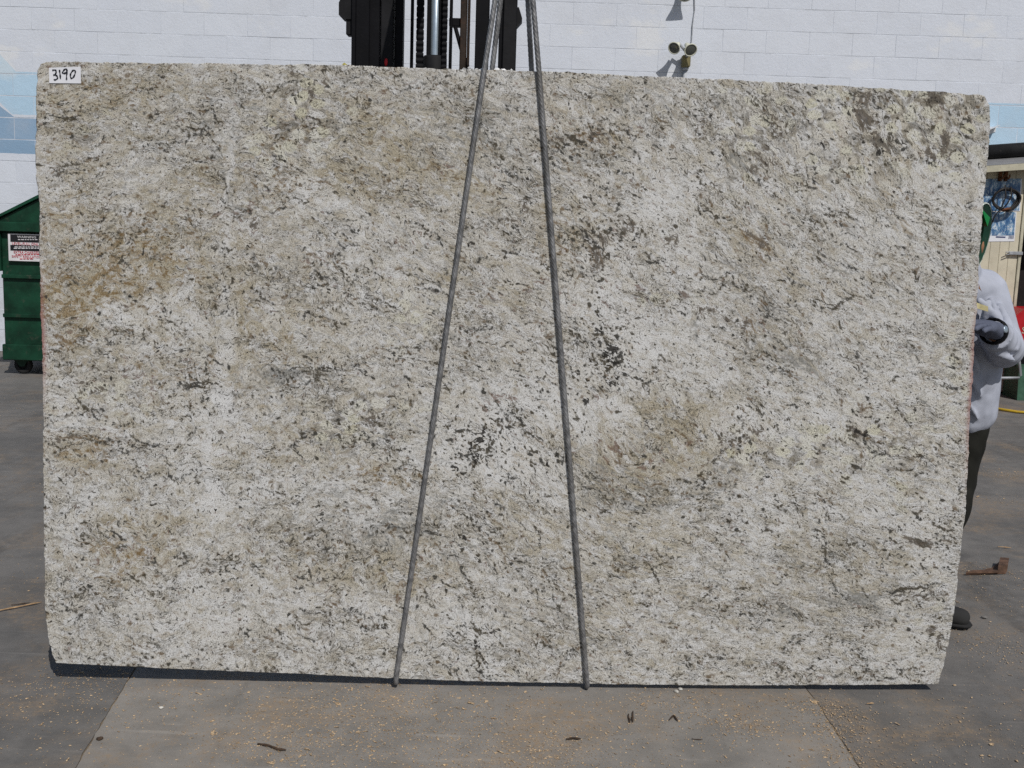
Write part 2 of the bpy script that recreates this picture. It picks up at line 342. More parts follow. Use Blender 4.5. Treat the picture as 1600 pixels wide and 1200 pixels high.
GREYF = [(720, 190, 90, 40, 20, .9), (450, 590, 90, 14, 0, 1.0), (560, 815, 120, 30, 0, .7), (950, 755, 45, 30, 45, 1.0), (1040, 775, 60, 10, -5, .8), (1190, 550, 60, 35, 30, .5), (1140, 470, 60, 25, 20, .7), (1225, 170, 30, 40, 0, .7), (1350, 930, 50, 14, 10, .9), (890, 240, 40, 25, 0, .7), (330, 150, 70, 30, 0, .4), (345, 190, 14, 40, 10, .8), (620, 700, 100, 25, 0, .4), (640, 850, 60, 20, 10, .6), (370, 300, 40, 20, 0, .6), (1130, 770, 40, 25, 30, .6), (1300, 880, 60, 60, 0, .4), (860, 980, 60, 60, 0, .5), (1220, 960, 80, 40, 0, .5), (430, 420, 40, 40, 0, .5), (260, 210, 80, 30, 0, .4), (170, 580, 60, 20, 0, .5), (740, 560, 80, 40, 20, .4), (1340, 340, 90, 50, 30, .4), (1000, 160, 60, 30, 0, .4), (370, 220, 10, 60, 10, .5)]
RUST = [(785, 630, 16, 12, -30, 1.0), (800, 625, 10, 6, 0, .9), (1170, 515, 10, 14, 0, .8), (1055, 625, 12, 10, 0, .8), (1010, 710, 40, 20, 0, .5), (200, 875, 20, 20, 0, .6), (790, 455, 40, 20, 0, .6), (1075, 690, 12, 8, 0, .6), (1025, 445, 40, 15, 0, .5), (970, 470, 60, 25, 0, .4), (460, 190, 30, 30, 0, .5), (450, 460, 20, 10, 0, .6), (505, 410, 20, 12, 0, .5), (640, 380, 20, 8, 0, .5), (210, 590, 30, 20, 0, .5), (290, 570, 50, 12, 0, .6), (945, 700, 20, 12, 0, .7), (690, 270, 14, 12, 0, .5), (370, 340, 12, 12, 0, .7), (300, 320, 20, 10, 0, .5), (905, 205, 30, 20, 0, .5), (100, 510, 14, 20, 0, .5), (1060, 388, 10, 12, 0, .6), (1500, 450, 30, 30, 0, .4)]
CRYST = [(1350, 200, 170, 90, 0, 1.0), (480, 160, 60, 60, 0, 1.0), (1440, 180, 80, 60, 0, .8), (560, 650, 110, 40, 0, .9), (170, 620, 90, 40, 0, .7), (1020, 450, 60, 25, 0, .7), (1150, 200, 40, 60, 0, .6), (640, 490, 60, 30, 0, .8), (1400, 730, 90, 70, 0, .6), (1220, 700, 60, 40, 0, .8), (130, 180, 60, 60, 0, .7), (430, 230, 60, 60, 0, .6), (1390, 650, 80, 60, 0, .4), (1500, 560, 30, 60, 0, .6), (1140, 730, 60, 20, 0, .7), (1000, 850, 80, 40, 0, .4), (1460, 960, 50, 60, 0, .5), (90, 960, 40, 60, 0, .3)]

def field(lst, X, Y, shrink=1.0, mode='sum'):
    out = np.zeros_like(X)
    for (cx, cy, rx, ry, a, s) in lst:
        ca, sa = math.cos(R(a)), math.sin(R(a))
        dx, dy = X - cx, Y - cy
        u = (dx * ca + dy * sa) / (rx * shrink); v = (-dx * sa + dy * ca) / (ry * shrink)
        g_ = s * np.exp(-0.5 * (u * u + v * v) * 1.3)
        out = np.maximum(out, g_) if mode == 'max' else out + g_
    return np.clip(out, 0, 1.15)

# direction of the mineral grain over the slab: (x, y, sx, sy, degrees down to the right, weight)
DIRS = [(720, 200, 130, 110, 22, 3), (600, 370, 90, 60, 20, 2), (900, 520, 60, 120, 25, 1.5), (1190, 545, 90, 70, 34, 4), (1360, 370, 110, 110, 35, 3), (1205, 215, 50, 80, 55, 3), (1060, 330, 40, 70, 62, 3), (850, 820, 70, 80, 48, 3), (745, 980, 40, 90, 60, 3), (700, 900, 60, 60, 20, 1.5), (1290, 850, 60, 90, 50, 2), (1280, 985, 40, 60, -48, 2.5), (230, 285, 110, 40, -9, 2), (1440, 930, 70, 30, 2, 2), (1430, 835, 60, 30, 24, 3), (352, 190, 14, 70, 82, 8), (351, 590, 14, 90, 88, 8), (325, 740, 14, 70, 105, 5), (640, 830, 60, 40, -16, 1.5), (540, 830, 60, 40, 14, 1.5), (1480, 500, 40, 120, 60, 1), (1420, 700, 80, 80, 35, .8), (1010, 450, 80, 50, 12, 1), (930, 400, 25, 50, 75, 2), (420, 230, 70, 70, 35, 1.2), (490, 140, 50, 50, 50, 1), (130, 180, 60, 60, -30, 1), (980, 860, 120, 50, 8, 2), (1150, 470, 60, 40, 22, 2)]
RINGS = [(632, 255, 112, 66, 15, 28, 4), (1010, 690, 125, 92, 0, 26, 5), (1388, 888, 66, 46, -10, 16, 4), (240, 800, 52, 20, 0, 12, 3), (180, 605, 60, 30, 0, 20, 1.5), (1310, 935, 60, 40, 20, 16, 3)]
def streaks(X, Y, waves, W, G, O, T):
    """mineral streaks grown along the grain and splatted on the grid; X, Y: picture-plane positions of the grid"""
    rs = np.random.RandomState(77)
    NYg, NXg = X.shape
    x0, x1 = 50.0, 1555.0; y0, y1 = 90.0, 1080.0; st = 2.0
    gx = np.arange(x0, x1, st); gy = np.arange(y0, y1, st); GX, GY = np.meshgrid(gx, gy)
    def wv(lam, n_, seed):
        r_ = np.random.RandomState(seed); o = np.zeros_like(GX)
        for _ in range(n_):
            a_ = r_.uniform(0, 2 * math.pi); l_ = lam * r_.uniform(0.6, 1.7)
            o += np.sin((GX * math.cos(a_) + GY * math.sin(a_)) * 2 * math.pi / l_ + r_.uniform(0, 6.28))
        return o / math.sqrt(n_ / 2)
    # orientation as a doubled angle so that opposite directions agree
    cs = np.full_like(GX, 1.0); sn = np.full_like(GX, math.sin(R(8)))
    for (cx, cy, sx, sy, a, w_) in DIRS:
        g_ = w_ * np.exp(-0.5 * (((GX - cx) / sx) ** 2 + ((GY - cy) / sy) ** 2))
        cs += g_ * math.cos(2 * R(a)); sn += g_ * math.sin(2 * R(a))
    ring_in = np.zeros_like(GX)
    for (cx, cy, rx, ry, a, wd, w_) in RINGS:
        ca, sa = math.cos(R(a)), math.sin(R(a))
        u = ((GX - cx) * ca + (GY - cy) * sa) / rx; v = (-(GX - cx) * sa + (GY - cy) * ca) / ry
        rr = np.sqrt(u * u + v * v) + 1e-6
        tx, ty = -v / ry * 1.0, u / rx * 1.0                      # tangent in local frame (gradient rotated)
        tX, tY = tx * ca - ty * sa, tx * sa + ty * ca
        an = np.arctan2(tY, tX)
        g_ = w_ * np.exp(-0.5 * (((rr - 1) * min(rx, ry)) / wd) ** 2)
        cs += g_ * np.cos(2 * an); sn += g_ * np.sin(2 * an)
        ring_in = np.maximum(ring_in, np.clip((1.0 - rr) * 3, 0, 1))
    ang = 0.5 * np.arctan2(sn, cs) + 0.26 * wv(110, 12, 5) + 0.34 * wv(38, 14, 6)
    f = lambda lst, sh=1.0: field(lst, GX + 8 * w1, GY + 8 * w2, sh)
    w1 = wv(90, 12, 8); w2 = wv(90, 12, 9); w3 = wv(26, 14, 10)
    Wg, Gg, Og, Tg, Cg, Rg = f(WHITE), f(GREYF), f(OCHRE), f(TAN), f(CRYST), f(RUST)
    band = np.exp(-0.5 * ((GX + 5 * w1 + 3 * w3 - np.interp(GY, [100, 150, 190, 240, 285, 330, 390, 450, 510, 560, 605, 650, 690, 720, 800, 1000], [338, 350, 358, 365, 356, 344, 347, 356, 351, 354, 349, 353, 338, 326, 318, 296])) / np.clip(8.0 + 3.0 * w2, 5, 13)) ** 2) * np.interp(GY, [100, 190, 700, 900], [.2, .9, .9, 0]) * np.clip(0.72 + .25 * wv(80, 8, 15), 0, 1)
    cl = 0.9 * wv(120, 12, 16) + 0.8 * wv(48, 14, 17)               # clustering
    dark_d = np.clip(0.42 + 0.34 * cl + 0.25 * Gg - 0.42 * Wg + 0.10 * Cg - 0.38 * ring_in - 1.2 * band, 0.015, 1.6)
    brown_d = np.clip(0.10 + 0.14 * cl + 0.55 * Og + 0.25 * Rg + 0.28 * Tg * (1 - .5 * ring_in) - 0.3 * Wg - 1.0 * band, 0.0, 1.6)
    grey_d = np.clip(0.10 + 0.10 * w1 + 1.0 * Gg - 0.3 * Wg - .4 * band, 0.0, 1.6)
    white_d = np.clip(0.22 + 0.2 * w2 + 0.7 * Wg - 0.2 * Tg + 0.6 * band, 0.0, 1.6)
    out = np.zeros(GX.shape + (4,), np.float32)
    H_, W_ = GX.shape
    def grow(n, dens, lmin, lmax, tmin, tmax, ch, wig, gain=1.0, skew=1.7):
        cand = int(n * 3.2)
        px = rs.uniform(x0, x1 - 3, cand); py = rs.uniform(y0, y1 - 3, cand)
        d_ = dens[((py - y0) / st).astype(int), ((px - x0) / st).astype(int)]
        keep = rs.uniform(0, 1.0, cand) < d_
        px, py = px[keep][:n], py[keep][:n]; m_ = len(px)
        L = lmin + (lmax - lmin) * rs.uniform(0, 1, m_) ** skew
        Tk = tmin + (tmax - tmin) * rs.uniform(0, 1, m_) ** 1.6
        amp = rs.uniform(0.55, 1.0, m_) * gain
        turn = rs.randn(m_) * wig; da = rs.randn(m_) * 0.30
        step = 1.5; K_ = int(lmax / step) + 1
        cxp, cyp = px.copy(), py.copy()
        for q in range(K_):
            s_ = q * step; act = s_ < L
            if not act.any(): break
            ix = np.clip(((cxp - x0) / st).astype(int), 0, W_ - 1); iy = np.clip(((cyp - y0) / st).astype(int), 0, H_ - 1)
            a_ = ang[iy, ix] + da + turn * np.sin(s_ * 0.16 + px)
            cxp = cxp + np.cos(a_) * step; cyp = cyp + np.sin(a_) * step
            prof = np.sin(np.pi * np.clip(s_ / np.maximum(L, 1), 0, 1)) ** 0.5
            th = Tk * (0.55 + 0.45 * prof) * (0.8 + 0.35 * np.sin(s_ * 0.55 + py))
            fx = (cxp - x0) / st; fy = (cyp - y0) / st; bx = np.floor(fx).astype(int); by = np.floor(fy).astype(int)
            for oy in (-1, 0, 1, 2):
                for ox in (-1, 0, 1, 2):
                    gx_ = bx + ox; gy_ = by + oy
                    ok = act & (gx_ >= 0) & (gx_ < W_) & (gy_ >= 0) & (gy_ < H_)
                    dd = ((gx_ - fx) ** 2 + (gy_ - fy) ** 2) * st * st
                    wt = amp * prof * np.exp(-dd / (2 * np.maximum(th, .45) ** 2))
                    np.maximum.at(out[..., ch], (gy_[ok], gx_[ok]), wt[ok].astype(np.float32))
    grow(5200, dark_d, 5, 34, 0.7, 1.9, 0, 0.5)
    grow(2100, dark_d ** 1.5, 22, 95, 0.6, 1.25, 0, 0.8, 1.0, 1.4)
    grow(4200, brown_d, 4, 22, 0.8, 2.2, 1, 0.5)
    grow(500, brown_d, 18, 60, 0.8, 1.8, 1, 0.6)
    grow(3600, grey_d + .12, 14, 90, 0.6, 1.2, 2, 0.45)
    grow(4200, white_d, 4, 26, 0.9, 2.6, 3, 0.4)
    # single veins that stand out
    def trace(path, ch, th, amp, copies, jit):
        P_ = np.array(path, float); sg_ = np.concatenate([[0], np.cumsum(np.hypot(*np.diff(P_, axis=0).T))])
        for _ in range(copies):
            L = sg_[-1]; a_ = rs.uniform(0, .25) * L; b_ = L - rs.uniform(0, .25) * L
            if copies == 1: a_, b_ = 0, L
            tt = np.arange(a_, b_, 1.0); ph = rs.uniform(0, 6.28, 3); ox, oy = rs.randn(2) * jit
            xx = np.interp(tt, sg_, P_[:, 0]) + ox + 1.6 * np.sin(tt * .13 + ph[0]); yy = np.interp(tt, sg_, P_[:, 1]) + oy + 2.0 * np.sin(tt * .11 + ph[1]) + 1.2 * np.sin(tt * .31 + ph[2])
            w_ = th * (.7 + .4 * np.sin(tt * .09 + ph[2])) ; al = amp * rs.uniform(.75, 1) * np.sin(np.pi * np.clip((tt - a_) / max(b_ - a_, 1), 0.02, .98)) ** .4
            fx = (xx - x0) / st; fy = (yy - y0) / st; bx = np.floor(fx).astype(int); by = np.floor(fy).astype(int)
            for oy_ in range(-2, 4):
                for ox_ in range(-2, 4):
                    gx_ = bx + ox_; gy_ = by + oy_; ok = (gx_ >= 0) & (gx_ < W_) & (gy_ >= 0) & (gy_ < H_)
                    wt = al * np.exp(-((gx_ - fx) ** 2 + (gy_ - fy) ** 2) * st * st / (2 * np.maximum(w_, .5) ** 2))
                    np.maximum.at(out[..., ch], (gy_[ok], gx_[ok]), wt[ok].astype(np.float32))
    arc = [(897, 726), (915, 745), (932, 770), (960, 788), (1005, 791), (1050, 786), (1082, 774)]
    trace(arc, 2, .8, .9, 11, 8); trace(arc, 0, .8, .8, 3, 5)
    trace([(70, 683), (160, 690), (240, 699), (335, 697)], 0, .9, .95, 4, 4); trace([(70, 684), (130, 682), (180, 690)], 1, 1.4, 1.1, 2, 2)
    trace([(608, 334), (650, 345), (690, 372), (714, 386)], 0, .8, .9, 3, 3)
    trace([(1150, 407), (1185, 415)], 0, .8, .9, 2, 2); trace([(1245, 462), (1300, 478), (1335, 464), (1360, 480)], 0, 1.1, 1.1, 3, 3)
    trace([(1275, 328), (1320, 340), (1362, 362)], 0, 1.1, 1.1, 3, 3); trace([(1290, 405), (1330, 418), (1352, 434)], 0, 1.1, 1.1, 3, 3); trace([(1300, 372), (1330, 392), (1350, 396)], 0, 1.0, 1.0, 3, 4)
    trace([(1375, 922), (1402, 932), (1440, 920), (1478, 918)], 0, 1.4, 1.2, 5, 6); trace([(1420, 838), (1445, 850), (1465, 852)], 0, 1.7, 1.2, 4, 4); trace([(1455, 820), (1480, 828), (1500, 838)], 0, 1.4, 1.1, 3, 4)
    trace([(453, 818), (456, 838), (450, 862)], 0, 1.2, 1.2, 2, 1.5); trace([(446, 955), (478, 971)], 0, .9, 1.0, 2, 2); trace([(446, 989), (490, 1004), (502, 984)], 0, 1.1, 1.1, 2, 2)
    trace([(724, 962), (745, 985), (768, 990)], 0, 1.4, 1.1, 3, 3); trace([(738, 1005), (752, 1030), (764, 1060)], 0, 1.3, 1.1, 3, 2.5)
    trace([(1158, 500), (1166, 508), (1172, 524)], 1, 1.1, 1.1, 5, 7); trace([(1135, 245), (1160, 255), (1195, 275)], 2, 1.6, 1.1, 10, 7); trace([(1150, 225), (1150, 240), (1170, 262)], 0, 1.2, 1.0, 2, 2)
    trace([(1165, 362), (1190, 380), (1208, 400)], 1, 1.1, 1.1, 8, 7); trace([(870, 205), (890, 215), (915, 222)], 0, 1.5, 1.1, 5, 6); trace([(922, 372), (932, 400), (944, 424)], 1, 1.2, 1.1, 7, 7)
    trace([(1200, 540), (1240, 565), (1290, 600)], 2, .8, .95, 16, 16); trace([(1165, 520), (1210, 560), (1260, 590)], 2, .8, .9, 16, 16); trace([(700, 180), (760, 200), (820, 240)], 2, .9, 1.0, 18, 18)
    trace([(385, 590), (440, 588), (500, 583)], 2, .9, 1.1, 22, 7); trace([(560, 835), (610, 815), (660, 830)], 2, .9, 1.0, 16, 9); trace([(1310, 925), (1340, 940), (1390, 935)], 2, 1.0, 1.1, 14, 5)
    trace([(240, 528), (245, 545), (252, 550)], 0, 1.3, 1.1, 2, 2); trace([(310, 575), (330, 560), (345, 575)], 0, 1.2, 1.0, 3, 4); trace([(270, 595), (300, 604), (340, 600)], 0, 1.2, 1.1, 4, 4)
    # clots of black mica
    spots = [(750, 700, 46, 36, 230), (955, 560, 30, 34, 140), (930, 390, 18, 38, 120), (935, 520, 14, 50, 60), (790, 660, 26, 20, 60), (1210, 790, 24, 24, 22), (740, 1000, 24, 40, 40), (1375, 190, 60, 50, 120), (870, 712, 22, 18, 34), (985, 365, 44, 16, 60), (1160, 520, 16, 26, 26), (1340, 676, 26, 16, 50), (1440, 850, 60, 36, 90), (880, 600, 22, 30, 50), (890, 215, 46, 24, 80), (1450, 960, 36, 50, 50), (480, 140, 40, 40, 50), (830, 660, 50, 40, 60), (1230, 660, 60, 40, 60), (1150, 690, 30, 22, 70), (150, 605, 30, 20, 30), (280, 590, 40, 14, 30), (800, 560, 400, 300, 420), (560, 655, 50, 16, 40), (760, 860, 60, 60, 50)]
    pts = np.concatenate([np.stack([rs.normal(a, b_ * .8, n), rs.normal(c_, d_ * .8, n), np.clip(rs.lognormal(.0, .48, n), .6, 3.0)], -1) for (a, c_, b_, d_, n0) in spots for n in [int(n0 * 1.35)]])
    for (px, py, r_) in pts:
        if not (x0 + 12 < px < x1 - 12 and y0 + 12 < py < y1 - 12): continue
        e_ = rs.uniform(.9, 2.0); ph = ang[min(int((py - y0) / st), H_ - 1), min(int((px - x0) / st), W_ - 1)] + rs.randn() * .6; rr = int(r_ * 3 / st) + 2
        ix, iy = int((px - x0) / st), int((py - y0) / st)
        sl_ = (slice(max(iy - rr, 0), iy + rr + 1), slice(max(ix - rr, 0), ix + rr + 1))
        dx = GX[sl_] - px; dy = GY[sl_] - py
        u = (dx * math.cos(ph) + dy * math.sin(ph)) / e_; v = (-dx * math.sin(ph) + dy * math.cos(ph)) * math.sqrt(e_)
        out[sl_ + (0,)] = np.maximum(out[sl_ + (0,)], 1.55 * np.exp(-(u * u + v * v) / (2 * (r_ * .66) ** 2)))
    out[..., 3] = np.maximum(out[..., 3] * .8, band * .82)
    # sample on the mesh grid
    fx = np.clip((X - x0) / st, 0, W_ - 1.001); fy = np.clip((Y - y0) / st, 0, H_ - 1.001)
    ix = fx.astype(int); iy = fy.astype(int); ax = (fx - ix)[..., None]; ay = (fy - iy)[..., None]
    ix1 = np.minimum(ix + 1, W_ - 1); iy1 = np.minimum(iy + 1, H_ - 1)
    return (out[iy, ix] * (1 - ax) + out[iy, ix1] * ax) * (1 - ay) + (out[iy1, ix] * (1 - ax) + out[iy1, ix1] * ax) * ay

def build_slab(mat):
    NX, NY = 744, 480
    u = np.linspace(0, 1, NX); v = np.linspace(0, 1, NY)
    U, V = np.meshgrid(u, v)
    rs = np.random.RandomState(3)
    def jag(n, amp, seed):
        r_ = np.random.RandomState(seed); a = r_.randn(n)
        b = np.convolve(r_.randn(n + 24), np.ones(25) / 25, 'valid') * 4
        return (np.convolve(a, np.ones(4) / 4, 'same') * 0.8 + b * 0.6) * amp
    tx = 64 + (1538 - 64) * u; bx = 88 + (1466 - 88) * u
    ty = lerp_poly([(64, 100.5)] + S_TOP, tx) + jag(NX, 0.9, 1); by = lerp_poly(S_BOT, bx) + jag(NX, 0.5, 2)
    ly = 100.5 + (1036 - 100.5) * v; ry = 150 + (1069 - 150) * v
    lx = lerp_poly(S_LEFT, ly) + jag(NY, 0.9, 3); rx = lerp_poly(S_RIGHT, ry) + jag(NY, 1.0, 4)
    lx[0], rx[0], lx[-1], rx[-1] = tx[0], tx[-1], bx[0], bx[-1]
    ty[0], ty[-1], by[0], by[-1] = ly[0], ry[0], ly[-1], ry[-1]
    def coons(t, b, l, r_):
        return (1 - V) * t[None, :] + V * b[None, :] + (1 - U) * l[:, None] + U * r_[:, None] - ((1 - U) * (1 - V) * t[0] + U * (1 - V) * t[-1] + (1 - U) * V * b[0] + U * V * b[-1])
    X = coons(tx, bx, lx, rx); Y = coons(ty, by, ly, ry)
    org = Vector((0, slabY(0), 0))
    # positions
    A = np.array(CR)
    dc = np.stack([(X - 800) / FPX, -(Y - 600) / FPX, -np.ones_like(X)], -1)
    d = dc @ A.T
    t = (YL - XL * SLOPE) / (d[..., 1] - SLOPE * d[..., 0])
    Pw = d * t[..., None]; Pw[..., 2] += CAMH
    Pw -= np.array(org)
    n = Vector((SLOPE, -1, 0)).normalized()
    front = Pw.reshape(-1, 3)
    # flow: stream lines dip to the right in the middle and right
    sl = 0.02 + 0.0 * X
    for (cx, cy, sx, sy, s) in [(720, 220, 170, 130, .36), (640, 380, 120, 60, .28), (900, 520, 90, 200, .30), (1180, 500, 150, 150, .42), (1380, 380, 130, 160, .45), (1180, 250, 90, 110, .5), (850, 820, 110, 110, .55), (1300, 850, 170, 160, .25), (200, 290, 80, 40, -.12), (700, 700, 60, 60, .2), (1000, 250, 80, 60, .2), (130, 620, 60, 60, .1), (430, 690, 80, 30, .12), (1420, 220, 60, 60, .5)]:
        sl = sl + 0.62 * s * np.exp(-0.5 * (((X - cx) / sx) ** 2 + ((Y - cy) / (sy * 1.7)) ** 2))
    dX = np.gradient(X, axis=1)
    disp = np.cumsum(sl * dX, axis=1)
    disp = disp - disp[:, NX // 2:NX // 2 + 1]
    ky = np.exp(-0.5 * (np.arange(-120, 121) / 48.0) ** 2); ky /= ky.sum()
    disp = np.apply_along_axis(lambda q: np.convolve(np.pad(q, 120, 'edge'), ky, 'valid'), 0, disp)
    Vf = Y - disp
    Vf = Vf - 30 * np.exp(-0.5 * (((X - 1000) / 85) ** 2 + ((Y - 735) / 75) ** 2)) + 16 * np.exp(-0.5 * (((X - 560) / 70) ** 2 + ((Y - 815) / 40) ** 2))
    Vf = Vf - 20 * np.exp(-0.5 * (((X - 1400) / 70) ** 2 + ((Y - 935) / 60) ** 2))
    flow = np.stack([X * 0.00202, -Vf * 0.00202, np.zeros_like(X)], -1).reshape(-1, 3)
    flat = np.stack([X * 0.00202, -Y * 0.00202, np.zeros_like(X)], -1).reshape(-1, 3)
    ed = np.exp(-((U / 0.0035) ** 2)) * np.exp(-(((Y - 520) / 75) ** 2)) + np.exp(-(((1 - U) / 0.003) ** 2)) * np.exp(-(((Y - 600) / 110) ** 2)) * 0.9
    X0, Y0 = X, Y
    def waves(lam, n_, seed):
        r_ = np.random.RandomState(seed); o = np.zeros_like(X0)
        for _ in range(n_):
            a_ = r_.uniform(0, 2 * math.pi); l_ = lam * r_.uniform(0.6, 1.6)
            o += np.sin((X0 * math.cos(a_) + Y0 * math.sin(a_)) * 2 * math.pi / l_ + r_.uniform(0, 6.28))
        return o / math.sqrt(n_ / 2)
    X = X + 13 * waves(150, 14, 11) + 6 * waves(55, 16, 12) + 2.6 * waves(22, 18, 13)
    Y = Y + 10 * waves(150, 14, 21) + 5 * waves(55, 16, 22) + 2.6 * waves(22, 18, 23)
    Xs, Ys = X0 + 2.5 * waves(40, 14, 31) + 1.5 * waves(16, 14, 32), Y0 + 2.5 * waves(40, 14, 33) + 1.5 * waves(16, 14, 34)
    def pack(a, b, c):
        o = np.ones((X.size, 4), np.float32); o[:, 0] = a.ravel(); o[:, 1] = b.ravel(); o[:, 2] = c.ravel(); return o
    mA = pack(field(WHITE, X, Y), field(TAN, X, Y), field(OCHRE, X, Y))
    mB = pack(field(SMOKY, Xs, Ys, .98, 'max'), field(BLACK, Xs, Ys, 1.0, 'max'), field(GREYF, X, Y))
    mC = pack(field(RUST, X, Y), field(CRYST, X, Y), ed)
    sk = streaks(X0, Y0, None, None, None, None, None)
    mD = pack(sk[..., 0], sk[..., 1], sk[..., 2]); mD[:, 3] = sk[..., 3].ravel()
    # loops of boundary
    idx = np.arange(NX * NY).reshape(NY, NX)
    loop = list(idx[0, :]) + list(idx[1:, -1]) + list(idx[-1, -2::-1]) + list(idx[-2:0:-1, 0])
    loop = np.array(loop)
    cen = front[loop].mean(0)
    nv = np.array(n)
    TH = 0.032
    rings = [front]
    inner = front[loop]
    # outward direction in plane
    tang = np.roll(inner, -1, 0) - np.roll(inner, 1, 0)
    outw = np.cross(tang, nv); outw /= np.linalg.norm(outw, axis=1)[:, None] + 1e-9
    if ((outw * (inner - cen)).sum(1)).mean() < 0: outw = -outw
    jit = np.convolve(rs.randn(len(loop) + 4), np.ones(5) / 5, 'valid')[:, None]
    def ring(o, dep): return inner + outw * (o + 0.0012 * jit) - nv * dep
    r1 = ring(0.0022, 0.003); r2 = ring(0.0025, TH - 0.003); r3 = ring(0.0, TH)
    verts = np.concatenate([front, r1, r2, r3])
    def ext(a): return np.concatenate([a, a[loop], a[loop], a[loop]])
    quads = np.stack([idx[:-1, :-1], idx[1:, :-1], idx[1:, 1:], idx[:-1, 1:]], -1).reshape(-1, 4).tolist()
    base = NX * NY; L = len(loop)
    prev = loop
    for q in range(3):
        cur = np.arange(base + q * L, base + (q + 1) * L)
        for i in range(L):
            j = (i + 1) % L
            quads.append([int(prev[i]), int(prev[j]), int(cur[j]), int(cur[i])])
        prev = cur
    back = [int(x) for x in prev]
    me = bpy.data.meshes.new('stone_slab')
    me.from_pydata(verts.tolist(), [], quads + [back])
    me.update()
    fl = ext(flow); a = me.attributes.new('flow', 'FLOAT_VECTOR', 'POINT'); a.data.foreach_set('vector', fl.astype(np.float32).ravel())
    a = me.attributes.new('flat', 'FLOAT_VECTOR', 'POINT'); a.data.foreach_set('vector', ext(flat).astype(np.float32).ravel())
    for nm, arr in (('ma', mA), ('mb', mB), ('mc', mC), ('md', mD)):
        at = me.attributes.new(nm, 'FLOAT_COLOR', 'POINT'); at.data.foreach_set('color', ext(arr).astype(np.float32).ravel())
    bm = bmesh.new(); bm.from_mesh(me); bmesh.ops.recalc_face_normals(bm, faces=bm.faces[:]); bm.to_mesh(me); bm.free()
    o = link('stone_slab', me, mat)
    o.location = org
    tag(o, 'huge upright slab of cream, white and tan granite slung from two wire ropes', 'slab', kind='thing')
    return o
#MARK_STRUCTURE
# ================================================================== ground
def ground_mat(name, c0, c1, dust_amt, seed):
    k = NT(name); p = k.vadd(k.pos(), (seed, seed * 0.6, 0))
    a = k.noise(p, 1.1, 6, 0.6, 0.3)
    b = k.noise(p, 9.0, 5, 0.65)
    c = k.mix(k.sm(k.add(k.mul(a, 0.6), k.mul(b, 0.4)), 0.38, 0.62), c0, c1)
    g = k.noise(p, 260.0, 3, 0.7)
    c = k.mix(0.5, c, k.mix(g, (0.25, 0.25, 0.25), (0.75, 0.75, 0.75)), 'OVERLAY')
    # tyre scuffs: long pale scratches
    s = k.noise(k.vmul(p, (2.5, 26, 1)), 1.0, 4, 0.6, 0.3)
    c = k.mix(k.mul(k.sm(s, 0.60, 0.74), 0.25), c, tuple(x * 1.7 for x in c1))
    # sawdust rubbed into the surface
    d1 = k.noise(p, 2.6, 5, 0.66, 0.6); d2 = k.noise(p, 42.0, 4, 0.7)
    d = k.mul(k.sm(d1, 0.46, 0.66), k.add(k.mul(k.sm(d2, 0.46, 0.62), 0.75), 0.25))
    c = k.mix(k.mul(d, dust_amt), c, (0.30, 0.215, 0.135))
    # dark oil spots
    o = k.sm(k.noise(p, 1.7, 4, 0.7, 0.5), 0.62, 0.72)
    c = k.mix(k.mul(o, 0.35), c, tuple(x * 0.55 for x in c0))
    tr_ = k.noise(k.vmul(p, (5.5, 0.35, 1)), 1.0, 3, 0.55); c = k.mix(k.mul(k.mul(k.sm(tr_, 0.56, 0.66), k.sm(k.noise(p, 14.0, 3, .7), .35, .6)), 0.38), c, tuple(x * 0.45 for x in c0))
    # pale stone-dust specks
    w_ = k.voro(p, 38.0); sp = k.mul(k.sm(w_.outputs['Distance'], 0.10, 0.05), k.sm(k.noise(p, 3.3, 2), 0.5, 0.62))
    c = k.mix(k.mul(sp, 0.6), c, (0.42, 0.40, 0.37))
    k.bump(k.add(k.mul(g, 0.5), b), 0.28, 0.006)
    return k.set(c, 0.82, 0.0, 0.3)
M_dirt = ground_mat('joint_dirt', (0.15, 0.125, 0.10), (0.27, 0.21, 0.14), 0.8, 3.0)
M_conc = ground_mat('worn_concrete', (0.190, 0.180, 0.167), (0.276, 0.257, 0.235), 0.75, 0.0)
M_asph = ground_mat('dark_paving', (0.122, 0.118, 0.114), (0.186, 0.177, 0.168), 0.5, 11.0)
M_asph2 = ground_mat('dark_paving_scuffed', (0.122, 0.117, 0.112), (0.185, 0.175, 0.165), 0.65, 23.0)

g = MB(); 
gv = [g.bm.verts.new(v) for v in ((-120, -60, -0.0042), (120, -60, -0.0042), (120, 120, -0.0042), (-120, 120, -0.0042))]
g.bm.faces.new(gv)
ground = tag(g.build('ground', M_dirt), kind='structure')
def panel(poly, mat, z):
    m = MB(); m.prism([(x, y, z) for x, y in poly], (0, 0, -0.003 - z * .6))
    o = m.build('paving_panel', mat, ground)
    o.location.z = 0
    return o
def extend(a, b, Y):
    t = (Y - a.y) / (b.y - a.y); p = a.lerp(b, t); return (p.x, Y)
jl = [atZ(x, y) for x, y in ((118, 1198), (160, 1127), (200, 1062))]
jr = [atZ(x, y) for x, y in ((1342, 1199), (1318, 1160), (1296, 1127), (1282, 1105), (1264, 1082))]
random.seed(5)
def rough_line(pts, off, seed):
    r_ = random.Random(seed); out = []
    pts = [Vector((p[0], p[1], 0)) for p in pts]
    for a, b in zip(pts, pts[1:]):
        n = max(2, int((b - a).length / 0.035)); 
        if (b - a).length > 3: n = 40
        for i in range(n):
            p = a.lerp(b, i / n); out.append((p.x + off + r_.uniform(-.003, .003), p.y))
    out.append((pts[-1].x + off, pts[-1].y))
    return out
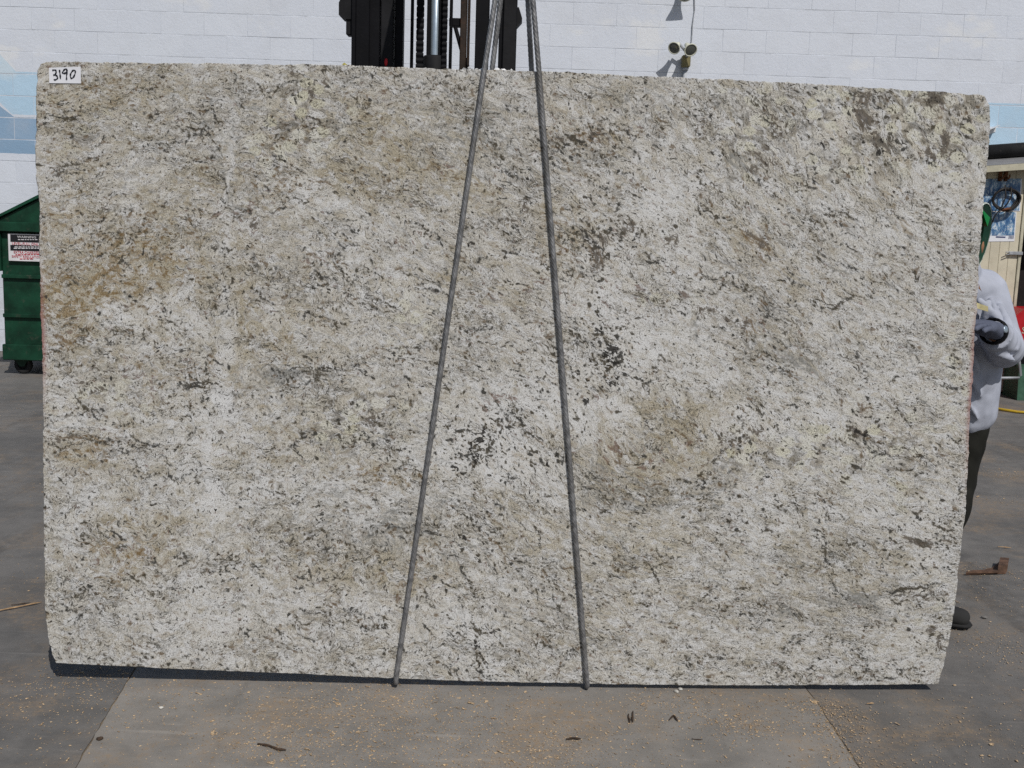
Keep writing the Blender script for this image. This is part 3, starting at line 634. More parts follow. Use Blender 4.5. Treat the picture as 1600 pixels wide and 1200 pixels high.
left_line = [extend(jl[0], jl[1], -8.0)] + [(p.x, p.y) for p in jl] + [extend(jl[1], jl[2], 10.9)]
right_line = [(jr[0].x + 0.5, -8.0)] + [(p.x, p.y) for p in jr] + [(jr[-1].x - 0.1, 5.2), (jr[-1].x + 0.3, 10.9)]
LA = rough_line(left_line, -0.002, 1); LB = rough_line(left_line, 0.002, 2)
RA = rough_line(right_line, -0.004, 3); RB = rough_line(right_line, 0.004, 4)
panel([(-14, -8)] + LA + [(-14, 10.9)], M_asph, -0.001)
panel(LB + RA[::-1], M_conc, 0.0)
panel(RB + [(14, 10.9), (14, -8)], M_asph2, -0.002)

# ================================================================== block wall
YW = 10.9
def wall_mat():
    k = NT('painted_block'); p = k.pos(); x, y, z = k.sepv(p)
    r = k.rnd()
    base = k.mix(r, (0.635, 0.672, 0.750), (0.662, 0.698, 0.772))
    ztop, zmid, zlow = atY(30, 112, YW).z, atY(30, 181, YW).z, atY(30, 240, YW).z
    xd = atY(25, 112, YW).x; xe = atY(19, 181, YW).x
    def slope_line(z0, x0, s):   # z0 + s*max(0, x0-x)
        return k.add(z0, k.mul(k.math('MAXIMUM', k.sub(x0, x), 0.0), s))
    edge = k.mul(k.sub(k.noise(p, 30.0, 3), 0.5), 0.012)
    zz = k.add(z, edge)
    li = k.mul(k.math('LESS_THAN', zz, slope_line(ztop, xd, 1.05)), k.math('GREATER_THAN', zz, slope_line(zmid + 0.012, xe, 0.95)))
    da = k.mul(k.math('LESS_THAN', zz, slope_line(zmid - 0.012, xe + 0.02, 0.72)), k.math('GREATER_THAN', zz, zlow))
    da = k.mul(da, k.math('LESS_THAN', x, 2.0))
    c = k.mix(k.mul(li, 0.95), base, k.mix(r, (0.42, 0.60, 0.76), (0.46, 0.64, 0.80)))
    c = k.mix(k.mul(da, 0.95), c, k.mix(r, (0.215, 0.345, 0.50), (0.25, 0.38, 0.54)))
    bl = k.noise(p, 2.2, 5, 0.65)
    c = k.mix(k.mul(k.sm(bl, 0.45, 0.72), 0.22), c, (0.52, 0.53, 0.56), 'MIX')
    pt = k.sm(k.noise(k.vmul(p, (1, 1, 1.6)), 1.4, 3, 0.6), 0.60, 0.68)
    c = k.mix(k.mul(pt, 0.35), c, (0.80, 0.79, 0.76))
    ch = k.sm(k.noise(p, 22.0, 5, 0.75), 0.70, 0.76)
    c = k.mix(k.mul(ch, 0.5), c, (0.45, 0.42, 0.38))
    lowd = k.mul(k.sm(k.noise(p, 5.0, 5, 0.7), 0.42, 0.62), k.sm(z, 1.9, 0.2))
    c = k.mix(k.mul(lowd, 0.35), c, (0.40, 0.40, 0.40))
    k.bump(k.add(k.noise(p, 55.0, 5, 0.7), k.mul(k.noise(p, 8.0, 4, 0.6), 1.5)), 0.35, 0.008)
    return k.set(c, 0.75)
M_wall = wall_mat()
M_mort = worn('painted_mortar', (0.625, 0.66, 0.73), 0.85, var=0.3, scale=5)
wall = empty('block_wall', (0, YW, 0))
tag(wall, 'pale blue-white painted concrete block wall with blue mural bands behind the slab', 'wall')
CH, BL = 0.2032, 0.4064
zc0 = atY(0, 80, YW).z; zc0 -= math.floor(zc0 / CH) * CH
xj_even = atY(116, 31, YW).x; kcourse = round((atY(0, 47, YW).z - zc0) / CH)   # course that starts at this height
xj_odd = atY(85, 63, YW).x
def block_mesh(L, H):
    m = bmesh.new(); bmesh.ops.create_cube(m, size=1.0)
    for v in m.verts: v.co = Vector((v.co.x * L, v.co.y * 0.06, v.co.z * H))
    bmesh.ops.bevel(m, geom=[e for e in m.edges if all(v.co.y < 0 for v in e.verts)], offset=0.0016, segments=1, affect='EDGES')
    me = bpy.data.meshes.new('block'); m.to_mesh(me); m.free(); me.materials.append(M_wall); return me
bmeshes = [block_mesh(BL - 0.0025, CH - 0.006), block_mesh(BL - 0.002, CH - 0.0065), block_mesh(BL - 0.003, CH - 0.0055)]
mass = MB(); blocks = []
def project(p):
    q = CR.transposed() @ (Vector(p) - Vector((0, 0, CAMH)))
    return 800 + FPX * q.x / -q.z, 600 - FPX * q.y / -q.z
rb = random.Random(4)
for kc in range(-1, 24):
    z0 = zc0 + kc * CH; zm = z0 + CH / 2
    if z0 + CH < 0.02: continue
    x0 = (xj_even if (kc - kcourse) % 2 == 0 else xj_odd)
    x0 -= math.ceil((x0 + 7.4) / BL) * BL
    for j in range(36):
        xm = x0 + (j + 0.5) * BL
        px, py = project((xm, YW, zm))
        vis = -38 < px < 1640 and -20 < py < 600
        if vis:
            top = np.interp(px, [p[0] for p in S_TOP], [p[1] for p in S_TOP])
            lx = 62; rx = 1530
            if py - 18 > top and px - 34 > lx and px + 34 < rx: vis = False
        if vis and px > 1560 and py > 275: vis = False
        if vis and px < 0 and py > 345 : vis = False
        dy = rb.uniform(-0.0008, 0.0008)
        if vis: blocks.append((xm, dy, zm))
        else: mass.bb(xm - BL / 2 + .0025, xm + BL / 2 - .0025, YW + dy, YW + dy + .06, z0 + .003, z0 + CH - .003)
for i, (xm, dy, zm) in enumerate(blocks):
    o = bpy.data.objects.new('block', bmeshes[i % 3]); COL.objects.link(o); o.parent = wall
    o.location = (xm, 0.03 + dy, zm)
    o.rotation_euler = (rb.uniform(-.004, .004), rb.uniform(-.001, .001), rb.uniform(-.002, .002))
mo = mass.build('far_blocks', M_wall, wall); mo.location = (0, -YW, 0); tag(mo, kind='stuff')
mm = MB(); mm.bb(-7.6, 7.6, 0.0013, 0.25, -0.02, zc0 + 24 * CH); mm.build('mortar', M_mort, wall)

# ================================================================== slab, sign, ropes
slab = build_slab(granite_mat())

M_paper = worn('paper', (0.74, 0.75, 0.80), 0.7, var=0.06, dirt_amt=0.05, bump=0.05)
M_ink = worn('marker_ink', (0.012, 0.016, 0.028), 0.6, var=0.3, dirt_amt=0.0)
lab = empty('paper_label', on_slab(101, 131, 0.0))
tag(lab, 'small white paper label hand-numbered 3190 in the top left corner of the slab', 'label')
m = MB(); q = [on_slab(x, y, 0.0015) for x, y in ((77, 106), (126.5, 104.5), (127, 130.5), (77.5, 130))]
m.prism([p - Vector(lab.location) for p in q], (0, -0.0012, 0)); m.build('paper_sheet', M_paper, lab)
def zp(x, y): return (60 + x / 20.0, 90 + y / 20.0)
digits = [[(455, 405), (490, 388), (545, 395), (572, 430), (560, 490), (520, 535), (488, 550), (560, 552), (605, 590), (612, 640), (580, 680), (530, 695), (492, 685)],
          [(672, 385), (684, 470), (694, 560), (703, 665)],
          [(905, 400), (880, 355), (830, 375), (785, 430), (770, 475), (800, 495), (860, 480), (900, 430), (912, 390), (905, 480), (893, 580), (893, 685)],
          [(1105, 395), (1060, 440), (1020, 520), (1015, 600), (1045, 645), (1090, 630), (1140, 560), (1165, 470), (1160, 410), (1115, 392)]]
for dg in digits:
    pts = [on_slab(*zp(*a), 0.0036) - Vector(lab.location) for a in dg]
    sm_ = []
    for i in range(len(pts) - 1):
        p0, p1, p2, p3 = pts[max(i - 1, 0)], pts[i], pts[i + 1], pts[min(i + 2, len(pts) - 1)]
        for t in (0, .25, .5, .75):
            sm_.append(0.5 * ((2 * p1) + (p2 - p0) * t + (2 * p0 - 5 * p1 + 4 * p2 - p3) * t * t + (3 * p1 - p0 - 3 * p2 + p3) * t ** 3))
    sm_.append(pts[-1])
    n = len(sm_)
    MB().tube(sm_, [0.0018 + 0.0006 * math.sin(i * 0.9) for i in range(n)], 6).build('digit', M_ink, lab)

def rope_mat():
    k = NT('galvanised_rope'); p = k.pos()
    a = k.noise(p, 40.0, 4, 0.6)
    c = k.mix(k.sm(a, 0.35, 0.65), (0.15, 0.15, 0.155), (0.29, 0.29, 0.297))
    c = k.mix(k.sm(k.noise(p, 6.0, 4), 0.5, 0.7), c, (0.16, 0.155, 0.15))
    return k.set(c, 0.45, 0.45)
M_rope = rope_mat()
def rope(path, name, r=0.0080, lay=0.085, step=0.004, n=30):
    path = [Vector(p) for p in path]
    # round the corners slightly by resampling
    pts = []
    for a, b in zip(path, path[1:]):
        L = (b - a).length; c = max(1, int(L / step))
        for i in range(c): pts.append(a.lerp(b, i / c))
    pts.append(path[-1])
    m = bmesh.new(); rings = []; s = 0; up = Vector((0, -1, 0))
    for i, p in enumerate(pts):
        d = (pts[min(i + 1, len(pts) - 1)] - pts[max(i - 1, 0)]).normalized()
        a = d.cross(up)
        if a.length < 1e-3: a = d.cross(Vector((1, 0, 0)))
        a.normalize(); b = a.cross(d).normalized(); up = b
        if i: s += (p - pts[i - 1]).length
        ph = 2 * math.pi * s / lay; ring = []
        for k_ in range(n):
            th = 2 * math.pi * k_ / n
            rr = r * (0.74 + 0.26 * abs(math.cos(3 * (th - ph))) ** 0.8)
            ring.append(m.verts.new(p + (a * math.cos(th) + b * math.sin(th)) * rr))
        rings.append(ring)
    for A_, B_ in zip(rings, rings[1:]):
        for k_ in range(n): m.faces.new((A_[k_], A_[(k_ + 1) % n], B_[(k_ + 1) % n], B_[k_])).smooth = True
    m.faces.new(rings[0][::-1]); m.faces.new(rings[-1])
    bmesh.ops.recalc_face_normals(m, faces=m.faces[:])
    me = bpy.data.meshes.new(name); m.to_mesh(me); m.free()
    return link(name, me, M_rope)
HOOK = on_slab(812, -250, -0.016)
def sling(bot, top, name, label, dx_back):
    RR = 0.0095
    fb = on_slab(*bot, RR); ft = on_slab(*top, RR)
    bb = on_slab(bot[0], bot[1], -0.032 - RR); bt = on_slab(top[0] + dx_back, top[1], -0.032 - RR)
    dn = Vector((0, 0, -RR))
    hk = HOOK + Vector((0, 0, 0.0)); f0 = hk + Vector((0, -RR * 1.1, 0)); b0 = hk + Vector((0, RR * 1.1, 0))
    ov = on_slab(top[0], top[1], RR) + Vector((0, 0, 0.006))
    path = [f0, ov, fb + Vector((0, 0, 0.004)), fb + dn * 0.7 + Vector((0, 0.004, 0)), (fb + bb) / 2 + dn * 1.25, bb + dn * 0.7 - Vector((0, 0.004, 0)), bt, b0]
    # the loop's eye lies over the hook
    path = [b0 + Vector((0, 0, 0.02))] + [hk + Vector((0, -0.02 * math.cos(a), 0.03 + 0.02 * math.sin(a))) for a in (math.pi, 2.1, 1.2, 0.3)] + path
    return tag(rope(path, name), label, 'rope', 'wire rope slings round the slab')
sling((619, 1063), (757, 111), 'wire_rope_sling', 'grey twisted wire rope crossing the slab left of its middle', 12)
sling((917, 1069), (841.5, 113), 'wire_rope_sling', 'grey twisted wire rope crossing the slab right of its middle', -9)
#MARK_OBJECTS
# ================================================================== forklift
M_blk = worn('black_mast_paint', (0.006, 0.006, 0.008), 0.6, var=0.3, dirt=(0.03, 0.028, 0.025), dirt_amt=0.15)
M_dgr = worn('dark_grey_steel', (0.016, 0.016, 0.018), 0.6, var=0.3, dirt=(.04,.035,.03), dirt_amt=0.2)
M_rst = worn('greasy_rusty_bar', (0.030, 0.018, 0.012), 0.55, var=0.5, dirt=(0.10, 0.04, 0.02), dirt_amt=0.5)
M_chrome = worn('chromed_rod', (0.42, 0.50, 0.58), 0.30, 0.55, var=0.1, dirt_amt=0.08, bump=0.02)
M_red = worn('red_paint', (0.55, 0.02, 0.025), 0.45, var=0.2, dirt_amt=0.15)
M_tyre = worn('tyre_rubber', (0.02, 0.02, 0.021), 0.8, var=0.3)
M_yel = worn('yellow_paint', (0.60, 0.42, 0.03), 0.5, var=0.2)
for mt_ in (M_blk, M_dgr): mt_.node_tree.nodes['Principled BSDF'].inputs['Specular IOR Level'].default_value = 0.12
YM = 6.2
def mx(px, py=55): return atY(px, py, YM).x
fl = empty('forklift', (mx(680), YM, 0))
tag(fl, 'black forklift mast standing upright behind the slab', 'forklift')
F0 = Vector(fl.location)
ZB, ZT = 0.12, 3.30
def bar(x0, x1, y0, y1, name, mat, z0=ZB, z1=ZT, bev=0.004):
    m = MB(); m.bb(mx(x0) - F0.x, mx(x1) - F0.x, y0, y1, z0, z1, bev); return m.build(name, mat, fl)
def zat(py, px=680): return atY(px, py, YM).z
# outer uprights (channel section: web + two flanges)
for (a, b, s) in ((549, 592, 1), (763, 807, -1)):
    m = MB(); X0, X1 = mx(a) - F0.x, mx(b) - F0.x
    if s > 0:
        m.bb(X0, X0 + 0.022, 0, 0.17, ZB, ZT, .003); m.bb(X0 + .022, X0 + .095, 0.004, 0.03, ZB, ZT, .003); m.bb(X0 + .022, X0 + .095, 0.14, 0.166, ZB, ZT, .003)
    else:
        m.bb(X1 - 0.022, X1, 0, 0.17, ZB, ZT, .003); m.bb(X1 - .095, X1 - .022, 0.004, 0.03, ZB, ZT, .003); m.bb(X1 - .095, X1 - .022, 0.14, 0.166, ZB, ZT, .003)
    m.build('outer_upright', M_blk, fl)
bar(574, 592, 0.034, 0.136, 'inner_upright', M_blk, 0.2, 3.5)
bar(594, 613, 0.02, 0.15, 'inner_upright', M_dgr, 0.2, 3.5)
bar(742, 763, 0.034, 0.15, 'inner_upright', M_blk, 0.2, 3.5)
bar(786, 806.5, -0.012, -0.001, 'cover_plate', M_dgr, 0.3, ZT)
bar(615, 628, 0.05, 0.13, 'carriage_rail', M_blk, 0.2, 3.4)
bar(640, 645, 0.03, 0.06, 'hydraulic_hose', M_blk, 0.2, 3.4, .01)
bar(701, 706, 0.03, 0.06, 'hydraulic_hose', M_blk, 0.2, 3.4, .01)
bar(718, 728, 0.04, 0.12, 'carriage_rail', M_rst, 0.2, 3.4)
bar(729, 733, 0.06, 0.10, 'brace_bar', M_rst, 0.2, 3.4)
m = MB(); cxr = mx(678) - F0.x
m.tube([(cxr, 0.10, 1.2), (cxr, 0.10, 3.4)], 0.026, 18).build('lift_rod', M_chrome, fl)
m = MB(); m.lathe([(0, zat(84) - 1.9), (0.066, zat(84) - 1.9), (0.066, zat(88)), (0.060, zat(84)), (0, zat(84))], Matrix.Translation((cxr, 0.10, 0)), 24); m.build('lift_cylinder', M_dgr, fl)
for px in (668, 687):
    m = MB(); m.bb(mx(px) - F0.x - .011, mx(px) - F0.x + .011, 0.07, 0.13, 1.2, 3.4, .003); m.build('guide_strip', M_blk, fl)
# leaf chains: separate links
link_me = None
for px in (655, 694):
    zc = 1.35; i = 0; ch = empty('lift_chain', (mx(px) - F0.x, 0.05, 0)); ch.parent = fl
    wd = 0.040 if px < 680 else 0.026
    mk = {}
    while zc < 3.35:
        if 1.9 < zc < 2.95:
            key = i % 2
            if key not in mk:
                m = MB(); ww = wd * (1.0 if key == 0 else 0.86)
                m.lathe([(0, -ww / 2), (0.014, -ww / 2), (0.014, ww / 2), (0, ww / 2)], Matrix.Translation((0, 0, -0.013)) @ Matrix.Rotation(math.pi / 2, 4, 'Y'), 8, False)
                m.lathe([(0, -ww / 2), (0.014, -ww / 2), (0.014, ww / 2), (0, ww / 2)], Matrix.Translation((0, 0, 0.013)) @ Matrix.Rotation(math.pi / 2, 4, 'Y'), 8, False)
                m.bb(-ww / 2 + .002, ww / 2 - .002, -0.009, 0.009, -0.013, 0.013)
                o = m.build('chain_link', M_blk, ch); mk[key] = o.data
            else:
                o = bpy.data.objects.new('chain_link', mk[key]); COL.objects.link(o); o.parent = ch
            o.location = (0, 0, zc)
        zc += 0.030; i += 1
# cross braces and diagonal
m = MB(); m.bb(mx(700) - F0.x, mx(722) - F0.x, 0.06, 0.12, zat(37), zat(24), .003)
m.build('cross_brace', M_blk, fl)
d0 = atY(710, 38, YM) - F0; d1 = atY(720, 75, YM) - F0; d2 = atY(738, 108, YM) - F0
MB().tube([d0 + Vector((0, .07, 0)), d1 + Vector((0, .07, 0)), d2 + Vector((0, .07, -.05))], 0.011, 8).build('diagonal_stay', M_blk, fl)
for (x0, x1, yt, yb, sgn) in ((528, 550, -14, 33, 1), (806, 815, 6, 38, -1)):
    xa, xb = mx(x0) - F0.x, mx(x1) - F0.x; z1, z0 = zat(yt), zat(yb); c = 0.02
    if sgn > 0: poly = [(xb, 0.02, z1), (xa + .02, 0.02, z1 - .03), (xa, 0.02, z1 - .07), (xa, 0.02, z0 + .02), (xa + .02, 0.02, z0), (xb, 0.02, z0)]
    else: poly = [(xa, 0.02, z1), (xa + .012, 0.02, z1), (xb, 0.02, z1 - .055), (xb, 0.02, z0 + .035), (xa, 0.02, z0)]
    MB().prism(poly, (0, 0.09, 0)).build('mast_bracket', M_dgr, fl)
bar(539, 550, 0.03, 0.10, 'mast_bracket', M_dgr, zat(58), zat(30), .006)
m = MB(); m.lathe([(0, 0), (0.010, 0), (0.007, 0.003), (0, 0.004)], Matrix.Translation((mx(603) - F0.x, 0.0195, zat(99))) @ Matrix.Diagonal((1, 1, 2.2, 1)) @ Matrix.Rotation(math.pi / 2, 4, 'X'), 10); m.build('reflector', M_red, fl)
for zz in (.35, 3.1):
    m = MB(); m.bb(mx(592) - F0.x, mx(742) - F0.x, 0.15, 0.20, zz, zz + .15, .005); m.build('cross_member', M_blk, fl)
# carriage, jib boom and hook above the frame
m = MB(); m.bb(-0.5, 0.5, -0.10, -0.03, 2.98, 3.10, .005); m.bb(-0.5, 0.5, -0.10, -0.03, 3.32, 3.42, .005); m.bb(-.45, -.38, -0.09, -0.03, 2.98, 3.42, .004); m.bb(.38, .45, -0.09, -0.03, 2.98, 3.42, .004)
m.build('carriage', M_blk, fl)
hb = HOOK - F0
m = MB(); m.tube([(0, -0.06, 3.2), (hb.x, hb.y - 0.25, 3.02)], [0.09, 0.06], 4); m.build('jib_boom', M_yel, fl)
m = MB()
hz = 3.02
m.tube([(hb.x, hb.y, hz), (hb.x, hb.y, hb.z + .15)], 0.018, 10)
m.tube([(hb.x + 0.0, hb.y, hb.z + .15)] + [(hb.x + 0.052 * math.cos(a) - 0.0, hb.y, hb.z + .083 + 0.06 * math.sin(a)) for a in [1.4, 0.9, 0.3, -0.4, -1.1, -1.57, -2.1, -2.7, -3.3]], [0.022, 0.023, .024, .025, .026, .027, .026, .024, .021, .016], 10)
m.build('hook', M_dgr, fl)
# truck body behind the mast
m = MB(); m.bb(-0.52, 0.52, 0.55, 2.3, 0.28, 0.85, .05); m.bb(-0.50, 0.50, 1.5, 2.55, 0.80, 1.15, .08); m.build('chassis', M_yel, fl)
m = MB(); m.bb(-0.27, 0.27, 1.35, 1.5, 1.12, 1.6, .04); m.bb(-0.27, 0.27, 0.95, 1.5, 1.0, 1.12, .04); m.build('seat', M_blk, fl)
m = MB()
for sx in (-.48, .48):
    m.tube([(sx, 0.55, 0.8), (sx * .95, 0.75, 2.0), (sx * .95, 1.95, 2.0), (sx, 2.1, 1.1)], 0.03, 8)
for yy in (0.8, 1.1, 1.4, 1.7, 1.95): m.tube([(-.46, yy, 2.0), (.46, yy, 2.0)], 0.018, 6)
m.build('overhead_guard', M_blk, fl)
for sx, yy, rr, wd in ((-.50, 0.42, .32, .2), (.50, 0.42, .32, .2), (-.46, 2.1, .25, .17), (.46, 2.1, .25, .17)):
    MX = Matrix.Translation((sx, yy, rr)) @ Matrix.Rotation(math.pi / 2, 4, 'Y')
    m = MB(); m.lathe([(rr * .55, -wd / 2), (rr * .92, -wd / 2), (rr, -wd * .35), (rr, wd * .35), (rr * .92, wd / 2), (rr * .55, wd / 2), (rr * .55, -wd / 2)], MX, 28)
    wo = m.build('wheel', M_tyre, fl)
    m = MB(); m.lathe([(0, -wd * .3), (rr * .54, -wd * .3), (rr * .54, wd * .3), (0, wd * .3)], MX, 20); m.build('rim', M_dgr, wo)
m = MB(); m.bb(-.5, .5, .17, .56, .2, .5, .01); m.build('mast_mount', M_blk, fl)

# ================================================================== scraps on the slab top
M_plast = worn('white_plastic', (0.85, 0.85, 0.85), 0.4, var=0.05, dirt_amt=0.05)
def crumple(name, pts, mat, seed, h=0.006):
    r_ = random.Random(seed); m = MB()
    for (x, y, w_) in pts:
        p = on_slab(x, y, -0.012 - 0.008 * r_.random())
        n = 6; ring = []
        for i in range(n):
            a = 2 * math.pi * i / n
            ring.append(m.bm.verts.new(p + Vector((math.cos(a) * w_ * r_.uniform(.6, 1.2), math.sin(a) * 0.009 * r_.uniform(.6, 1.2), h * r_.uniform(-.4, .9)))))
        t = m.bm.verts.new(p + Vector((r_.uniform(-.4, .4) * w_, 0, h * r_.uniform(0.7, 1.6)))); b = m.bm.verts.new(p + Vector((0, 0, -h)))
        for i in range(n): m.bm.faces.new((ring[i], ring[(i + 1) % n], t)); m.bm.faces.new((ring[(i + 1) % n], ring[i], b))
    return m.build(name, mat)
tag(crumple('plastic_scrap', [(727, 107.5, .010), (733, 107.5, .007), (745, 108.5, .009), (752, 109.5, .008)], M_plast, 2), 'torn white plastic scraps on the slab top left of the wire ropes', 'plastic scrap', 'torn plastic on the slab')
tag(crumple('plastic_scrap', [(778, 109.5, .010), (786, 110, .013), (800, 111, .007)], M_plast, 3), 'torn white plastic scraps on the slab top between the wire ropes', 'plastic scrap', 'torn plastic on the slab')
M_moss = worn('yellow_scrap', (0.33, 0.29, 0.06), 0.7)
tag(crumple('yellow_scrap', [(535, 102.5, .011)], M_moss, 8, 0.010), 'tiny yellowish scrap on the slab top beside the forklift mast', 'scrap')

# ================================================================== wall lamps
M_wht = worn('cream_lamp_enamel', (0.72, 0.72, 0.60), 0.45, var=0.12, dirt=(0.35, 0.3, 0.15), dirt_amt=0.35)
M_lens = NT('lamp_glass').set((0.10, 0.105, 0.095), 0.12, 0.0, 0.6)
M_rim = worn('dark_lamp_rim', (0.05, 0.05, 0.045), 0.5)
M_brass = worn('weathered_brass', (0.22, 0.19, 0.10), 0.5, 0.4)
M_cond = worn('painted_conduit', (0.42, 0.44, 0.47), 0.6)
def head(parent, c, aim, r, name='lamp_head'):
    """a bell-shaped floodlight head, open end at c, facing aim"""
    q = Vector(aim).normalized().to_track_quat('Z', 'Y').to_matrix().to_4x4()
    M = Matrix.Translation(c) @ q
    m = MB(); m.lathe([(0, -r * 1.9), (r * .38, -r * 1.85), (r * .42, -r * 1.2), (r * .60, -r * .7), (r * .95, -r * .12), (r, 0.0), (r * .9, .004), (r * .9, -.004), (0, -.006)], M, 24)
    h = m.build(name, M_wht, parent)
    m = MB(); m.lathe([(r * .86, 0.001), (r * 1.005, 0.001), (r * 1.005, r * .12), (r * .86, r * .12), (r * .86, 0.001)], M, 24); m.build('rim', M_wht, h)
    m = MB(); m.lathe([(r * .87, r * .03), (r * .55, r * .11), (0, r * .16)], M, 24); m.build('lens', M_lens, h)
fx = atY(1072, 95, YW - 0.05)
fd = empty('floodlight', (fx.x, YW, 0)); FD = Vector(fd.location)
tag(fd, 'twin-headed outdoor floodlight on a conduit high on the block wall', 'floodlight')
cz = atY(1072, 96, YW).z
m = MB(); m.bb(-.04, .04, -.075, 0, cz - .06, cz + .05, .01); m.build('junction_box', M_brass, fd)
head(fd, atY(1053.5, 75, YW - 0.21) - FD, (-.42, -.75, -.42), 0.058)
head(fd, atY(1079, 78, YW - 0.21) - FD, (.20, -.80, -.48), 0.062)
a = atY(1061, 68, YW - 0.12) - FD; b = atY(1076, 68, YW - 0.12) - FD
m = MB(); m.tube([(0, -.05, cz + .02), (-.01, -.10, cz + .07), a], 0.013, 8); m.tube([(0, -.05, cz + .02), (.01, -.10, cz + .06), b], 0.013, 8); m.build('swivel_arm', M_cond, fd)
m = MB(); m.tube([(0, -.035, cz - .05), (0, -.035, cz - .55)], 0.020, 10); m.tube([(0, -.035, cz - .06), (0, -.035, cz - .09)], 0.026, 10); m.build('conduit', M_cond, fd)
m = MB(); p1 = atY(1081, 62, YW - .012) - FD; p2 = atY(1082, 40, YW - .012) - FD; p3 = atY(1085.5, 16, YW - .012) - FD; p4 = atY(1085, -10, YW - .012) - FD; p5 = atY(1080, -60, YW - .012) - FD
m.tube([(0.02, -.06, cz + .04), p1, p2, p3, p4, p5], 0.005, 6); m.build('cable', M_cond, fd)
f2 = atY(1070, -8, YW - 0.1)
fe = empty('wall_lamp', (f2.x, YW, 0)); FE = Vector(fe.location)
tag(fe, 'wall lamp above the twin floodlight with only its underside in view', 'wall lamp')
z2 = atY(1070, -20, YW).z
m = MB(); m.bb(-.05, .05, -.06, 0, z2 - .02, z2 + .14, .01); m.build('junction_box', M_brass, fe)
head(fe, atY(1071, -9, YW - 0.17) - FE, (.05, -.70, -.70), 0.075)
m = MB(); m.tube([(0, -.05, z2 + .08), (0, -.12, z2 + .10), Vector(atY(1070, -10, YW - 0.15) - FE)], 0.014, 8); m.build('swivel_arm', M_cond, fe)
# thin bracket plate jutting from the wall on the right
M_alu = worn('aluminium_plate', (0.72, 0.72, 0.74), 0.4, 0.3, var=0.1)
p0, p1 = atY(1543, 203.5, YW - .10), atY(1563, 195, YW - .10)
m = MB(); ax = (p1 - p0)
m.prism([p0, p1, p1 + Vector((0, .099, 0)), p0 + Vector((0, .099, 0))], (0, 0, -.006)); m.prism([p0 + Vector((0, .092, -.006)), p1 + Vector((0, .092, -.006)), p1 + Vector((0, .099, -.006)), p0 + Vector((0, .099, -.006))], (0, 0, -.05))
tag(m.build('wall_bracket', M_alu), 'thin silver bracket plate jutting from the blue mural beside the slab', 'bracket')

# ================================================================== dumpster
M_grn = worn('dumpster_green', (0.0055, 0.045, 0.023), 0.5, var=0.5, dirt=(0.075, 0.07, 0.055), dirt_amt=0.55, scale=5, bump=0.25, bscale=14)
M_grn2 = worn('dumpster_lid_green', (0.008, 0.060, 0.032), 0.5, var=0.3, dirt_amt=0.3)
M_signw = worn('sign_white', (0.72, 0.70, 0.72), 0.5, var=0.1, dirt_amt=0.2)
M_signr = worn('sign_red_print', (0.50, 0.06, 0.08), 0.5, var=0.1, dirt_amt=0.1)
M_signk = worn('sign_black_print', (0.015, 0.015, 0.018), 0.5, var=0.1, dirt_amt=0.1)
gp = atZ(30, 586); YD = gp.y
def dp(x, y): return atY(x, y, YD)
x0 = dp(6, 500).x; dlen = 1.42; zb = dp(30, 562).z; zl = dp(30, 362).z; zt = dp(30, 347).z
du = empty('dumpster', (x0 + .4, YD, 0)); DU = Vector(du.location)
tag(du, 'dark green steel dumpster on casters by the block wall, half hidden by the slab', 'dumpster')
def dbx(a, b, c, d, e, f, name, mat, bev=.006):
    m = MB(); m.bb(a - DU.x, b - DU.x, c, d, e, f, bev); return m.build(name, mat, du)
dbx(x0, x0 + dlen, 0.0, 1.05, zb, zl, 'body', M_grn, .01)
dbx(x0 - .06, x0 + dlen + .05, -0.06, 1.1, zl, zt, 'top_flange', M_grn)
dbx(x0 - .012, x0 + dlen + .012, -0.025, 1.06, zb - .002, dp(30, 538).z, 'skirt', M_grn)
for py in (431, 492): dbx(x0 + .005, x0 + dlen - .005, -0.03, 0.0, dp(30, py + 4).z, dp(30, py - 2).z, 'rib', M_grn, .004)
dbx(x0 - .09, x0 + .01, -0.04, 0.5, dp(30, 424).z, zl - .001, 'fork_pocket', M_grn)
s0 = dp(2, 345); s1 = dp(58, 315)
slp = (s1.z - s0.z) / (s1.x - s0.x); XA = x0 - .03; XB = x0 + dlen
zs = lambda X: zt + .005 + max(0, (X - s0.x)) * slp
poly = [(XA - DU.x, 0.0, zt), (XB - DU.x, 0.0, zt), (XB - DU.x, 0.0, zs(XA + .75)), (XA + .75 - DU.x, 0.0, zs(XA + .75)), (XA - DU.x, 0.0, zt + .006)]
MB().prism(poly, (0, 1.0, 0)).build('hopper_top', M_grn, du)
lid = [(XA - .03 - DU.x, -.03, zt + .004), (XA + .75 - DU.x, -.03, zs(XA + .75) + .004), (XB - DU.x, -.03, zs(XA + .75) + .004), (XB - DU.x, -.03, zs(XA + .75) + .028), (XA + .74 - DU.x, -.03, zs(XA + .75) + .028), (XA - .03 - DU.x, -.03, zt + .026)]
MB().prism(lid, (0, 1.08, 0)).build('lid', M_grn2, du)
